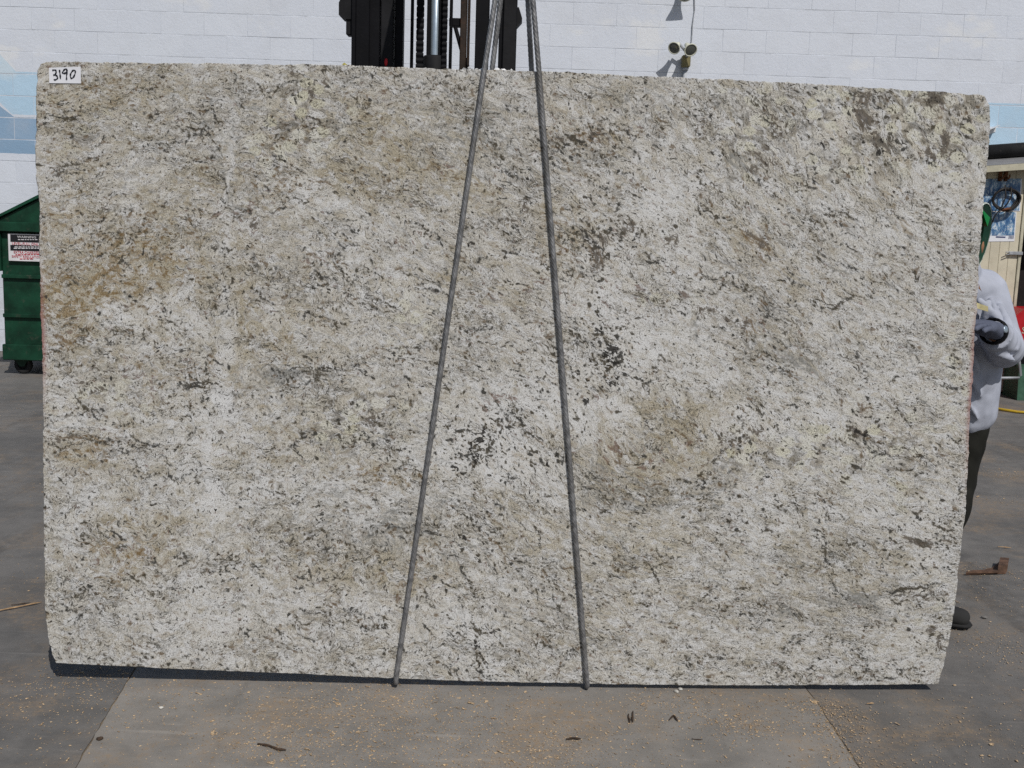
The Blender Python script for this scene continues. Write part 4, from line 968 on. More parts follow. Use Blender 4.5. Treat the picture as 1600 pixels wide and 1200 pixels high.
for (wx, wy) in ((dp(30, 575).x, 0.09), (dp(30, 575).x, 0.95), (x0 + dlen - .15, 0.09), (x0 + dlen - .15, 0.95)):
    r_ = 0.075; c = Vector((wx - DU.x, wy, r_ + .002))
    m = MB(); m.bb(c.x - .06, c.x + .06, c.y - .05, c.y + .05, zb - .02, zb - .002, .003)
    m.prism([(c.x - .055, c.y - .035, zb - .02), (c.x + .04, c.y - .035, zb - .02), (c.x + .02, c.y - .035, c.z - .01), (c.x - .02, c.y - .035, c.z - .01)], (0, .005, 0))
    m.prism([(c.x - .055, c.y + .030, zb - .02), (c.x + .04, c.y + .030, zb - .02), (c.x + .02, c.y + .030, c.z - .01), (c.x - .02, c.y + .030, c.z - .01)], (0, .005, 0))
    cs = m.build('caster', M_grn, du)
    MX = Matrix.Translation(c) @ Matrix.Rotation(math.pi / 2, 4, 'X')
    m = MB(); m.lathe([(r_ * .5, -.022), (r_ * .93, -.022), (r_, -.014), (r_, .014), (r_ * .93, .022), (r_ * .5, .022), (r_ * .5, -.022)], MX, 24); m.build('tyre', M_tyre, cs)
    m = MB(); m.lathe([(0, -.018), (r_ * .5, -.018), (r_ * .5, .018), (0, .018)], MX, 16); m.build('hub', M_dgr, cs)
# warning sign on its side
def sp_(x, y): return atY(x / 3.75, 300 + y / 3.75, YD - .034)
sg0, sg1 = sp_(52, 402), sp_(262, 250)
sg = empty('warning_sign', ((sg0.x + sg1.x) / 2, YD - .033, sg0.z)); SG = Vector(sg.location)
tag(sg, 'weathered red, white and black warning sign on the side of the dumpster', 'sign')
m = MB(); m.bb(sg0.x - SG.x, sg1.x - SG.x, -.002, .032, 0, sg1.z - SG.z); m.build('sign_plate', M_signw, sg)
def stripe(y0, y1, mat, name='sign_band'):
    a = sp_(62, y1); b = sp_(255, y0); m = MB(); m.bb(a.x - SG.x, b.x - SG.x, -.0045, -.002, a.z - SG.z, b.z - SG.z); m.build(name, mat, sg)
stripe(254, 291, M_signk); stripe(316, 342, M_signk)
def text(txt, x, y, hpx, mat, parent, org, fn, wpx=None, name='lettering', depth=-.0055, rot=None):
    cu = bpy.data.curves.new('txt', 'FONT'); cu.body = txt; cu.align_x = 'CENTER'; cu.align_y = 'CENTER'; cu.resolution_u = 2
    cu.extrude = 0.0005
    t = bpy.data.objects.new('txt', cu); COL.objects.link(t)
    bpy.context.view_layer.update()
    me = bpy.data.meshes.new_from_object(t.evaluated_get(bpy.context.evaluated_depsgraph_get()))
    bpy.data.objects.remove(t); bpy.data.curves.remove(cu)
    xs = [v.co.x for v in me.vertices]; ys = [v.co.y for v in me.vertices]
    h = max(ys) - min(ys); w_ = max(xs) - min(xs)
    H = (fn(x, y - hpx / 2) - fn(x, y + hpx / 2)).length; Wd = (fn(x + wpx / 2, y) - fn(x - wpx / 2, y)).length if wpx else w_ * H / h
    mxx, mxy = (max(xs) + min(xs)) / 2, (max(ys) + min(ys)) / 2
    for v in me.vertices: v.co = Vector(((v.co.x - mxx) * Wd / w_, v.co.z * -1, (v.co.y - mxy) * H / h))
    for p in me.polygons: p.flip()
    me.materials.clear()
    o = link(name, me, mat, parent); p = fn(x, y) - org
    o.location = (p.x, depth, p.z)
    if rot: o.rotation_euler = rot
    return o
text('WARNING', 157, 264, 13, M_signw, sg, SG, sp_, 110)
text('DO NOT OVERLOAD', 157, 281, 7, M_signw, sg, SG, sp_, 110) if False else None
text('LEVEL-FULL ONLY', 157, 304, 15, M_signr, sg, SG, sp_, 168)
text('EXTRA CHARGES', 155, 354, 14, M_signr, sg, SG, sp_, 146)
text('SAFETY REGULATION', 157, 379, 14, M_signr, sg, SG, sp_, 172)
for yy, w0, mt in ((279, 100, M_signw), (322, 140, M_signw), (330, 150, M_signw), (366, 130, M_signr), (392, 80, M_signr)):   # rows of print too small to read
    a = 157 - w0 / 2; r_ = random.Random(int(yy)); m = MB(); x = a
    while x < a + w0:
        l = r_.uniform(8, 20); p, q = sp_(x, yy + 2), sp_(x + l, yy - 2.2); m.bb(p.x - SG.x, q.x - SG.x, -.0056, -.0045 if mt is M_signw else -.002, p.z - SG.z, q.z - SG.z); x += l + 5
    m.build('fine_print', mt, sg)

# ================================================================== shed on the right
M_crm = worn('cream_shed_paint', (0.60, 0.55, 0.43), 0.6, var=0.15, dirt=(0.30, 0.24, 0.16), dirt_amt=0.3, scale=5)
M_fas = worn('shed_fascia', (0.52, 0.49, 0.38), 0.6, var=0.15, dirt_amt=0.3)
M_roof = worn('shed_roof_grey', (0.22, 0.22, 0.225), 0.7, var=0.15)
M_gut = worn('black_gutter', (0.016, 0.016, 0.017), 0.6)
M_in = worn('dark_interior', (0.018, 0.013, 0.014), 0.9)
M_post = None
YS = 10.15
def sx_(px, py=420): return atY(px, py, YS).x
sh = empty('shed', (sx_(1560), YS, 0), 0.0); SH = Vector(sh.location)
tag(sh, 'low cream-painted shed with a dark open doorway beside the right edge of the slab', 'shed')
XL_, XD = sx_(1500) - SH.x, sx_(1588) - SH.x
zr = atY(1565, 262, YS).z
# boards of the front panel
nb = 6; bw = (XD - XL_) / nb
for i in range(nb):
    m = MB(); m.bb(XL_ + i * bw + .0007, XL_ + (i + 1) * bw - .0007, 0, .03, .02, zr - .002, .003); m.build('wall_board', M_crm, sh)
m = MB(); m.bb(XD + .002, XD + .03, -.012, .05, .02, zr - .002, .004); m.build('door_jamb', M_fas, sh)
XR_ = XD + 1.35
for bx_ in ((XL_, XL_ + .03, .031, .72), (XR_ + .87, XR_ + .9, .031, .72)):
    m = MB(); m.bb(*bx_, .02, zr); m.build('side_wall', M_crm, sh)
m = MB(); m.bb(XR_, XR_ + .9, 0, .03, .02, zr - .002); m.build('front_panel', M_crm, sh)
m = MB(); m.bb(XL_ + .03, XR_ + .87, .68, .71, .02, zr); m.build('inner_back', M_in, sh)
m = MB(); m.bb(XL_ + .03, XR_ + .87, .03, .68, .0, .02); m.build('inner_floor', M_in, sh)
# roof: fascia strip, grey roof edge and black gutter pipe, all rising to the right
t_ = 0.10
def ry(X, z): return z + (X - (XL_ + .3)) * t_
def slab_strip(z0, z1, y0, y1, name, mat):
    a, b = XL_ - .10, XR_ + 1.0
    poly = [(a, y0, ry(a, z0)), (b, y0, ry(b, z0)), (b, y0, ry(b, z1)), (a, y0, ry(a, z1))]
    return MB().prism(poly, (0, y1 - y0, 0)).build(name, mat, sh)
zf0 = atY(1565, 266, YS - .18).z; zf1 = atY(1565, 256, YS - .18).z; zg = atY(1565, 245, YS - .1).z
slab_strip(zf0, zf1, -.20, -.17, 'fascia', M_fas)
m = MB(); a, b = XL_ - .10, XR_ + 1.0
m.prism([(a, -.195, ry(a, zf1 + .002)), (a, .74, ry(a, zg + .06)), (a, .74, ry(a, zg + .04)), (a, -.168, ry(a, zf1 - .03))], (b - a, 0, (b - a) * t_)); m.build('roof_sheet', M_roof, sh)
za = atY(1565, 238, YS + .3).z
MB().tube([(a, .28, ry(a, za)), (b, .28, ry(b, za))], 0.065, 12).build('gutter_pipe', M_gut, sh)
MB().prism([(a - .05, .55, ry(a, za) - .05), (XL_ + .44, .55, ry(XL_ + .44, za) + .02), (a - .05, .55, ry(a, za) + .13)], (0, .06, 0)).build('roof_flashing', M_gut, sh)
# latch
lp = atY(1582, 396, YS - .03) - SH
m = MB(); m.bb(lp.x - .03, XD + .031, -.035, -.012, lp.z - .012, lp.z + .018, .003); m.build('latch', M_cond, sh)
MB().tube([(lp.x - .03, -.03, lp.z + .012), (lp.x - .065, -.045, lp.z + .01), (lp.x - .068, -.045, lp.z - .012), (lp.x - .03, -.03, lp.z - .01)], 0.0045, 6).build('latch_handle', M_cond, sh)

def poster_mat(seed):
    k = NT('blue_poster'); p = k.vadd(k.obj(), (seed, 0, seed * .4)); x, y, z = k.sepv(k.obj())
    a = k.noise(k.vmul(p, (26, 1, 13)), 1.0, 5, 0.7)
    b = k.noise(k.vmul(p, (60, 1, 34)), 1.0, 3, 0.7)
    c = k.mix(k.sm(a, 0.40, 0.58), (0.035, 0.11, 0.26), (0.16, 0.30, 0.46))
    c = k.mix(k.sm(k.add(k.mul(a, .5), k.mul(b, .5)), 0.50, 0.58), c, (0.62, 0.68, 0.74))
    c = k.mix(k.sm(b, 0.60, 0.68), c, (0.03, 0.05, 0.11))
    return k.set(c, 0.4)
def poster(pts, label, seed, margin):
    q = [atY(x, y, YS - .004) for x, y in pts]
    c = sum(q, Vector()) / 4
    o = empty('poster', (c.x, YS - .002, q[2].z))
    tag(o, label, 'poster', 'blue posters on the shed')
    O_ = Vector(o.location)
    m = MB(); m.prism([p - O_ for p in q], (0, .004, 0)); m.build('poster_sheet', M_paper, o)
    a = (q[0].lerp(q[3], margin)); 
    top = [q[0].lerp(q[1], .03), q[0].lerp(q[1], .97)]; bot = [q[3].lerp(q[2], .03), q[3].lerp(q[2], .97)]
    r_ = [top[0], top[1], top[1].lerp(bot[1], margin), top[0].lerp(bot[0], margin)]
    m = MB(); m.prism([p - O_ + Vector((0, -.0012, 0)) for p in r_], (0, .001, 0)); m.build('printed_picture', poster_mat(seed), o)
    return o, q
poster([(1536, 279.5), (1597, 279), (1594, 330), (1532, 331)], 'upper blue poster on the shed behind the coiled cable', 1.7, 0.98)
o, q = poster([(1542, 331.5), (1588.5, 331), (1585, 377), (1540, 377.5)], 'lower blue and white poster on the shed', 5.2, 0.80)
def pz(x, y): return atY(x, y, YS - .004)
m = MB(); O_ = Vector(o.location)
p, r_ = pz(1556, 371), pz(1571, 369.6); m.bb(p.x - O_.x, r_.x - O_.x, -.005, -.003, p.z - O_.z, r_.z - O_.z)
for i in range(4):
    p, r_ = pz(1576 + i * 2.1, 373), pz(1577.3 + i * 2.1, 368.5); m.bb(p.x - O_.x, r_.x - O_.x, -.005, -.003, p.z - O_.z, r_.z - O_.z)
m.build('fine_print', worn('poster_ink', (0.03, 0.05, 0.16), 0.5), o)
# coiled cable hung on two rusty hooks
M_cab = worn('black_cable', (0.02, 0.018, 0.018), 0.55)
M_rust = worn('rusty_hook', (0.16, 0.065, 0.03), 0.8, var=0.5)
cc = atY(1574, 311, YS - .08)
co = empty('coiled_cable', (cc.x, YS - .05, cc.z - .13)); CO = Vector(co.location)
tag(co, 'black coiled cable hanging on the shed over the upper blue poster', 'cable')
r_ = random.Random(3)
for i in range(3):
    pts = []; ra, rbz = 0.118 - .007 * i, 0.098 - .006 * i; ph = r_.uniform(0, 1)
    for j in range(33):
        a = 2 * math.pi * j / 32
        pts.append((ra * math.cos(a) + .006 * math.sin(3 * a + ph), -.02 + .012 * math.sin(2 * a + i) + .012 * i, .13 + rbz * math.sin(a) + .005 * math.cos(2 * a + ph)))
    MB().tube(pts, 0.0095, 8).build('coil', M_cab, co)
w0 = [(-.03, -.03, .25), (-.02, -.04, .15), (-.05, -.04, .05), (-.10, -.04, -.02), (-.13, -.03, -.12)]
MB().tube(w0, .006, 6).build('cable_end', M_cab, co)
MB().tube([(.02, -.03, .24), (.03, -.04, .16), (.0, -.04, .09), (-.05, -.045, .03)], .006, 6).build('cable_end', M_cab, co)
MB().tube([(-.05, -.04, .03), (0, -.05, .045), (.03, -.045, .05)], [.008, .012, .008], 8).build('cable_tie', M_rust, co)
for px in (1565, 1574):
    a = atY(px, 261, YS - .03); b = atY(px + .5, 283, YS - .03); hk = empty('hanger_hook', (a.x, YS - .02, b.z)); H_ = Vector(hk.location)
    tag(hk, 'rusty hook above the coiled cable, %s of the two' % ('left' if px < 1570 else 'right'), 'hook', 'rusty hooks on the shed')
    m = MB(); m.bb(-.013, .013, -.012, .018, 0, a.z - b.z, .003); m.build('hook_plate', M_rust, hk)
    MB().tube([(0, -.01, .03), (0, -.06, .02), (0, -.075, .035), (0, -.075, .055)], .008, 6).build('hook_arm', M_rust, hk)

# ================================================================== red box, cart and hose by the shed
YB = 9.75
M_redd = worn('red_enamel', (0.42, 0.012, 0.02), 0.4, var=0.15, dirt_amt=0.12)
def bp(x, y): return atY(x, y, YB)
rb_ = empty('red_box', (bp(1545, 585).x, YB + .15, 0)); RB_ = Vector(rb_.location)
tag(rb_, 'small red metal box low on the ground behind the worker', 'box')
m = MB(); z0, z1 = 0.0, bp(1545, 560).z; xa, xb = bp(1520, 570).x - RB_.x, bp(1556.5, 570).x - RB_.x
m.bb(xa, xb, -.15, .15, z0, z1, .015); m.build('box_body', M_redd, rb_)
m = MB(); m.bb(xa - .006, xb + .006, -.156, .156, z1, z1 + .03, .006); m.build('box_lid', M_redd, rb_)
MB().tube([((xa + xb) / 2 - .05, 0, z1 + .03), ((xa + xb) / 2 - .05, 0, z1 + .06), ((xa + xb) / 2 + .05, 0, z1 + .06), ((xa + xb) / 2 + .05, 0, z1 + .03)], .008, 6).build('handle', M_blk, rb_)
ct = empty('hand_cart', (bp(1610, 590).x, YB + .1, 0)); CT = Vector(ct.location)
tag(ct, 'red machine with pale lettering on a tubular cart at the right edge', 'cart')
xa = bp(1594, 510).x - CT.x; zt_, zb_ = bp(1600, 484).z, bp(1600, 536).z
poly = [(xa, 0, zb_), (xa, 0, zt_ - .06), (xa + .07, 0, zt_), (xa + .5, 0, zt_), (xa + .5, 0, zb_)]
MB().prism(poly, (0, .35, 0)).build('machine_body', M_redd, ct)
def ct_(x, y): return atY(x, y, YB + .1)
text('I', 1589.6, 515, 10, M_fas, ct, CT, ct_, None, depth=-.002); text('S', 1599.5, 516, 10, M_fas, ct, CT, ct_, None, depth=-.002)
m = MB(); m.bb(xa + .03, xa + .46, .02, .33, zb_ - .22, zb_ - .002, .01); m.build('engine', M_blk, ct)
m = MB(); m.bb(xa + .005, xa + .47, -.01, .34, bp(1600, 556).z, bp(1600, 549).z, .004); m.build('yellow_band', M_yel, ct)
fr = [bp(1537, 590.5) - CT, bp(1591, 590) - CT, bp(1593.5, 586) - CT, bp(1590, 555) - CT, bp(1588, 530) - CT]
for dy in (-.12, .36):
    MB().tube([Vector((p.x, dy, max(p.z, .015))) for p in fr], .012, 8).build('cart_frame', M_cond, ct)
MB().tube([(fr[0].x, -.12, .015), (fr[0].x, .36, .015)], .012, 8).build('cart_frame', M_cond, ct)
m = MB(); m.prism([(xa + .06, -.05, .0), (xa + .15, -.05, .0), (xa + .12, -.05, zb_ - .2), (xa + .05, -.05, zb_ - .2)], (0, .3, 0)); m.build('leg_plate', worn('green_plate', (.05, .12, .08), .5), ct)
M_hose = worn('yellow_hose', (0.55, 0.36, 0.03), 0.5, var=0.15)
hp = [atZ(x, y, .012) for x, y in ((1490, 634), (1530, 634), (1550, 637), (1570, 640.5), (1590, 643.5), (1615, 645), (1660, 643), (1720, 650))]
tag(MB().tube(hp, .011, 8).build('garden_hose', M_hose), 'thin yellow hose lying on the paving behind the worker', 'hose')
#MARK_PERSON
# ================================================================== worker at the right edge of the slab
def cloth(name, col, scale=30.0, bump=0.5, var=0.18):
    k = NT(name); p = k.obj()
    a = k.noise(p, 7.0, 4, 0.6); b = k.noise(k.vmul(p, (1, 1, .45)), scale, 4, 0.6, 0.6); f = k.noise(p, 500.0, 2)
    c = k.mix(k.sm(a, .3, .7), tuple(x * (1 - var) for x in col), tuple(x * (1 + var * .5) for x in col))
    c = k.mix(k.mul(k.sm(k.noise(p, 16.0, 5, .7), .56, .72), .3), c, tuple(x * .6 for x in col))
    k.bump(k.add(b, k.mul(f, .03)), bump, 0.02)
    return k.set(c, 0.9, 0.0, 0.15)
M_shirt = cloth('grey_sweatshirt', (0.44, 0.465, 0.545), 9, .3)
M_trou = cloth('dark_olive_trousers', (0.020, 0.020, 0.017), 16, .4)
M_glove = cloth('grey_knit_glove', (0.13, 0.145, 0.20), 60, .3)
M_skin = cloth('skin', (0.32, 0.17, 0.10), 40, .1, .08)
M_shoe = cloth('dark_rubber_shoe', (0.035, 0.035, 0.035), 20, .2)
M_hat = worn('green_hard_hat', (0.01, 0.22, 0.06), 0.35, var=0.15, dirt_amt=0.1)
M_hatu = worn('hat_underside', (0.008, 0.05, 0.03), 0.7)  # darker copy of the hat green: shade inside the brim put into the colour
M_strap = worn('patterned_band', (0.55, 0.6, 0.55), 0.7, var=0.6, scale=60, dirt=(.02, .10, .05), dirt_amt=.8)
YP = 4.16
pe = empty('person', (atY(1490, 800, YP).x, YP, 0)); PE = Vector(pe.location)
tag(pe, 'worker in grey sweatshirt, dark trousers and green hat holding the slab edge', 'person')
def pw(x, y, Y=YP): return atY(x, y, Y) - PE
def skin(name, verts, edges, mat, parent, levels=2, root=0, smooth=True):
    """verts: list of (pos, rx, ry)"""
    me = bpy.data.meshes.new(name)
    me.from_pydata([tuple(v[0]) for v in verts], edges, [])
    o = bpy.data.objects.new(name, me); COL.objects.link(o); o.parent = parent
    me.materials.append(mat)
    md = o.modifiers.new('skin', 'SKIN'); md.use_smooth_shade = True
    sv = me.skin_vertices[0].data if len(me.skin_vertices) else None
    if sv is None:
        bpy.context.view_layer.objects.active = o
        o.select_set(True); bpy.ops.mesh.customdata_skin_add(); sv = me.skin_vertices[0].data
    for i, v in enumerate(verts):
        sv[i].radius = (v[1], v[2] if len(v) > 2 else v[1]); sv[i].use_root = (i == root)
    sb = o.modifiers.new('sub', 'SUBSURF'); sb.levels = levels; sb.render_levels = levels
    return o
def chain(n0, n1): return [(i, i + 1) for i in range(n0, n1)]
# key joints (the man leans in towards the slab, weight on the near foot)
hipC = pw(1478, 648, 4.28); chest = pw(1492, 500, 4.20); neck = pw(1500, 425, 4.14); headc = pw(1496, 383, 4.10)
shL = pw(1538, 455, 4.17); elL = pw(1569, 545, 4.10); wrL = pw(1553, 518, 3.90); hdL = pw(1536, 510, 3.80)
shR = pw(1452, 448, 4.20); elR = pw(1430, 540, 4.10); wrR = pw(1455, 520, 3.92); hdR = pw(1468, 512, 3.82)
hpL = pw(1503, 660, 4.26); knL = pw(1494, 795, 4.22); anL = pw(1440, 925, 4.26); 
hpR = pw(1455, 660, 4.30); knR = pw(1440, 790, 4.36); anR = pw(1425, 915, 4.52)
anL.z = max(anL.z, .09); anR.z = .10
# body (skin): one continuous surface
bv = [(hipC, .13, .10), (hipC.lerp(chest, .5), .12, .09), (chest, .14, .10), (neck, .055, .055), (neck.lerp(headc, .45), .055, .06), (headc + Vector((0, 0, -.02)), .075, .088), (headc + Vector((0, 0, .07)), .070, .082),
      (shL, .055), (elL, .042), (wrL, .028), (shR, .055), (elR, .042), (wrR, .028),
      (hpL, .085), (knL, .058), (anL, .040), (hpR, .085), (knR, .058), (anR, .040), (headc + Vector((-.03, -.105, -.02)), .016, .016)]
be = [(0, 1), (1, 2), (2, 3), (3, 4), (4, 5), (5, 6), (2, 7), (7, 8), (8, 9), (2, 10), (10, 11), (11, 12), (0, 13), (13, 14), (14, 15), (0, 16), (16, 17), (17, 18), (5, 19)]
skin('body', bv, be, M_skin, pe)
for sx_e in (-1, 1):
    e = MB(); c = headc + Vector((-.02 + .034 * sx_e, -.088, .03)); e.lathe([(0, -.012), (.009, -.008), (.012, 0), (.009, .008), (0, .012)], Matrix.Translation(c), 10); e.build('eye', M_blk, pe)
    e = MB(); c = headc + Vector((.083 * sx_e, .0, .0)); e.lathe([(0, -.032), (.010, -.024), (.014, 0), (.010, .022), (0, .03)], Matrix.Translation(c), 10); e.build('ear', M_skin, pe)
e = MB(); e.tube([headc + Vector((-.055, -.088, -.045)), headc + Vector((-.02, -.098, -.05)), headc + Vector((.015, -.088, -.045))], .006, 6); e.build('mouth', worn('lip', (.20, .08, .06), .6), pe)
# sweatshirt: trunk, sleeves with bunched cuffs
hem = pw(1482, 634, 4.26)
def garment(name, limbs, mat, voxel, smooth, folds, fscale, seed):
    m = MB()
    for limb in limbs:
        pts = [Vector(v[0]) for v in limb]; rad = [v[1] for v in limb]; fine, fr_ = [], []
        for i in range(len(pts) - 1):
            n_ = max(2, int((pts[i + 1] - pts[i]).length / .02))
            for j in range(n_):
                t = j / n_; fine.append(pts[i].lerp(pts[i + 1], t)); fr_.append(rad[i] * (1 - t) + rad[i + 1] * t)
        fine.append(pts[-1]); fr_.append(rad[-1])
        m.tube(fine, fr_, 20)
        for v in limb:
            if len(v) > 2: bmesh.ops.create_icosphere(m.bm, subdivisions=3, radius=v[1], matrix=Matrix.Translation(v[0]))
    o = m.build(name, mat, pe)
    rm = o.modifiers.new('remesh', 'REMESH'); rm.mode = 'VOXEL'; rm.voxel_size = voxel; rm.use_smooth_shade = True
    sm_ = o.modifiers.new('smooth', 'SMOOTH'); sm_.iterations = smooth; sm_.factor = .5
    t1 = bpy.data.textures.new(name + '_folds', 'MARBLE'); t1.noise_scale = fscale; t1.turbulence = 4; t1.noise_depth = 1; t1.marble_type = 'SOFT'
    d_ = o.modifiers.new('folds', 'DISPLACE'); d_.texture = t1; d_.strength = folds; d_.mid_level = .5; d_.texture_coords = 'LOCAL'
    return o
def ripple(a, b, ra, rb, n, amp):
    return [(a.lerp(b, i / n), (ra + (rb - ra) * i / n) * (1 + amp * (1 if i % 2 else -1))) for i in range(n + 1)]
def fr(x0, y0, Y0, x1, y1, Y1, r_=.013): return (pw(x0, y0, Y0 - .046), pw(x1, y1, Y1 - .050), r_ * .85)
fold_lines = [fr(1548, 470, 4.11, 1566, 525, 4.05), fr(1562, 480, 4.11, 1583, 532, 4.06), fr(1530, 470, 4.08, 1560, 500, 4.07, .011), fr(1572, 520, 4.04, 1590, 548, 4.07, .012), fr(1556, 552, 4.00, 1582, 562, 4.03, .012), fr(1560, 540, 3.99, 1588, 546, 4.03, .011), fr(1500, 560, 4.13, 1532, 620, 4.17), fr(1515, 540, 4.11, 1530, 600, 4.16, .011), fr(1490, 600, 4.13, 1528, 655, 4.18, .012), fr(1536, 500, 4.08, 1545, 470, 4.08, .012)]
cl_l = chest.lerp(neck, .62); trunk_w = Vector((.055, 0, 0))
st_ = garment('sweatshirt', [
    [(hem - trunk_w, .125, 1), (hem.lerp(chest, .4) - trunk_w, .128), (chest - trunk_w * 1.2, .135, 1), (cl_l - trunk_w * .9, .085, 1)],
    [(hem + trunk_w, .125, 1), (hem.lerp(chest, .4) + trunk_w, .124), (chest + trunk_w * 1.2, .130, 1), (cl_l + trunk_w * .9, .085, 1)],
    [(chest, .12, 1), (neck, .072, 1)],
    [(cl_l + trunk_w * .9, .085, 1), (shL, .078, 1), (shL.lerp(elL, .5), .070), (elL, .067, 1)],
    ripple(elL, wrL.lerp(elL, .16), .068, .052, 7, .05),
    [(cl_l - trunk_w * .9, .088, 1), (shR, .084, 1), (shR.lerp(elR, .5), .074), (elR, .070, 1)],
    ripple(elR, wrR.lerp(elR, .16), .070, .050, 7, .075)] + [
    [(Vector(a_) , r1_, 1), (Vector(a_).lerp(Vector(b_), .5) + Vector((0, -.012, 0)), r1_ * 1.25), (Vector(b_), r1_ * .6, 1)] for (a_, b_, r1_) in fold_lines], M_shirt, .007, 3, .010, .09, 1)
tx_ = bpy.data.textures.new('folds', 'CLOUDS'); tx_.noise_scale = 0.075; tx_.noise_depth = 2
# trousers
tr = garment('trousers', [
    [(hipC + Vector((-.05, 0, .05)), .125, 1), (hipC + Vector((.05, 0, .05)), .125, 1)],
    [(hipC + Vector((.04, 0, .03)), .12, 1), (hpL, .098, 1), (hpL.lerp(knL, .5), .080), (knL, .066, 1), (knL.lerp(anL, .5), .060), (anL + (knL - anL) * .16, .058)],
    [(hipC + Vector((-.04, 0, .03)), .12, 1), (hpR, .098, 1), (hpR.lerp(knR, .5), .080), (knR, .068, 1), (knR.lerp(anR, .5), .060), (anR + (knR - anR) * .16, .058)]], M_trou, .012, 6, .022, .10, 2)
# shoes
def shoe(ank, toe):
    ank = Vector(ank); d = (toe - ank); d.z = 0; d.normalize()
    heel = Vector((ank.x, ank.y, .042)) - d * .06; mid = Vector((ank.x, ank.y, .046)) + d * .07; tp = Vector((ank.x, ank.y, .038)) + d * .175
    o = skin('shoe', [(heel, .042, .040), (Vector((ank.x, ank.y, .055)), .046, .045), (mid, .048, .042), (tp, .042, .032), (Vector((ank.x, ank.y, .13)), .044, .046)], [(0, 1), (1, 2), (2, 3), (1, 4)], M_shoe, pe, 2, 1)
    so = skin('shoe_sole', [(heel - Vector((0, 0, .026)), .046, .012), (mid - Vector((0, 0, .030)), .052, .012), (tp - Vector((0, 0, .022)) + d * .012, .044, .012)], [(0, 1), (1, 2)], M_tyre, pe, 1, 0)
    return d, mid
toe = atZ(1510, 982) - PE
anL2 = Vector((toe.x - .15, toe.y + .06, .1))
dS, mS = shoe(anL2, toe)
shoe(anR, anR + Vector((.05, -.2, 0)))
lp_ = [mS + Vector((.02, 0, .035)), mS + Vector((.035, -.01, .075)), mS + Vector((.022, -.01, .115)), mS + Vector((.008, .0, .125)), mS + Vector((.012, 0, .08)), mS + Vector((.005, 0, .04))]
MB().tube(lp_, .004, 6).build('shoe_lace', M_shoe, pe)
# gloves with five fingers
def glove(wr, hd, grip, side, name='glove'):
    d = (hd - wr).normalized(); g_ = Vector(grip).normalized()
    ac = d.cross(g_).normalized()                       # across the knuckles
    vv = [(wr - d * .03, .040, .036), (wr + d * .02, .042, .034), (hd, .050, .030)]; ee = [(0, 1), (1, 2)]
    L = [.062, .072, .068, .054]
    for i in range(4):
        b = hd + d * .018 + ac * (-.033 + .022 * i); n = len(vv)
        k1 = b + d * L[i] * .42 + g_ * .006; k2 = k1 + d * L[i] * .22 + g_ * L[i] * .30; k3 = k2 + g_ * L[i] * .34 - d * .006
        vv += [(b, .0115), (k1, .0105), (k2, .010), (k3, .0085)]; ee += [(2, n), (n, n + 1), (n + 1, n + 2), (n + 2, n + 3)]
    n = len(vv); tb = wr + d * .035 - ac * .034 * side
    t1 = tb + d * .025 - ac * .018 * side + g_ * .012; t2 = t1 + d * .028 + g_ * .022
    vv += [(tb, .014), (t1, .012), (t2, .0095)]; ee += [(1, n), (n, n + 1), (n + 1, n + 2)]
    return skin(name, vv, ee, M_glove, pe, 2, 1)
glove(wrL, hdL, (-.6, -.55, -.25), 1)
glove(wrR, hdR, (.5, -.6, -.25), -1)
# wrist watch
d = (hdL - wrL).normalized(); q = d.to_track_quat('Z', 'Y').to_matrix().to_4x4(); MX = Matrix.Translation(wrL + d * .004) @ q
m = MB(); m.lathe([(.038, -.016), (.047, -.014), (.047, .014), (.038, .016), (.038, -.016)], MX, 20); wt = m.build('watch', M_blk, pe)
m = MB(); m.lathe([(0, 0), (.013, 0), (.013, .006), (.010, .008), (0, .008)], Matrix.Translation(wrL + d * .004) @ Matrix.Translation(Vector((.5, -.8, .25)).normalized() * .042) @ Vector((.5, -.8, .25)).to_track_quat('Z', 'Y').to_matrix().to_4x4(), 16); m.build('watch_face', M_chrome, wt)
# hat: shell, drooping brim seen from below, patterned edge
ax = Vector((-.78, .62, .12)).normalized(); q = ax.to_track_quat('Z', 'Y').to_matrix().to_4x4()
hc = pw(1527, 371, 4.02)
MX = Matrix.Translation(hc) @ q @ Matrix.Scale(.78, 4)
m = MB(); m.lathe([(.108, .012), (.112, .03), (.110, .07), (.095, .115), (.06, .145), (0, .155)], MX, 28)
m.lathe([(.100, .008), (.155, -.006), (.157, -.002), (.112, .016)], MX, 28)
ht = m.build('hat', M_hat, pe, True)
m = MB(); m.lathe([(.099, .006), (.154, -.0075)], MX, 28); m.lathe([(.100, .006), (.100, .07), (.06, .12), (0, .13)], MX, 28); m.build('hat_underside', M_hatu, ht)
m = MB(); m.lathe([(.1555, -.010), (.160, -.008), (.161, .002), (.156, .002), (.1555, -.010)], MX, 28); m.build('hat_edge_band', M_strap, ht)
m = MB(); p0_, p1_, p2_ = pw(1534, 326, 3.97), pw(1547, 340, 3.97), pw(1543, 354, 3.97)
m.prism([p0_, p1_, p2_], (0, .03, 0)); m.build('hat_peak', M_hat, ht)
# yellow stripe on the shirt front
m = MB(); m.prism([pw(1524, 472, 3.99), pw(1544, 479, 3.99), pw(1544, 487, 3.99), pw(1524, 481, 3.99)], (0, .012, 0)); m.build('shirt_patch', worn('pale_yellow_patch', (.62, .55, .30), .8), pe)

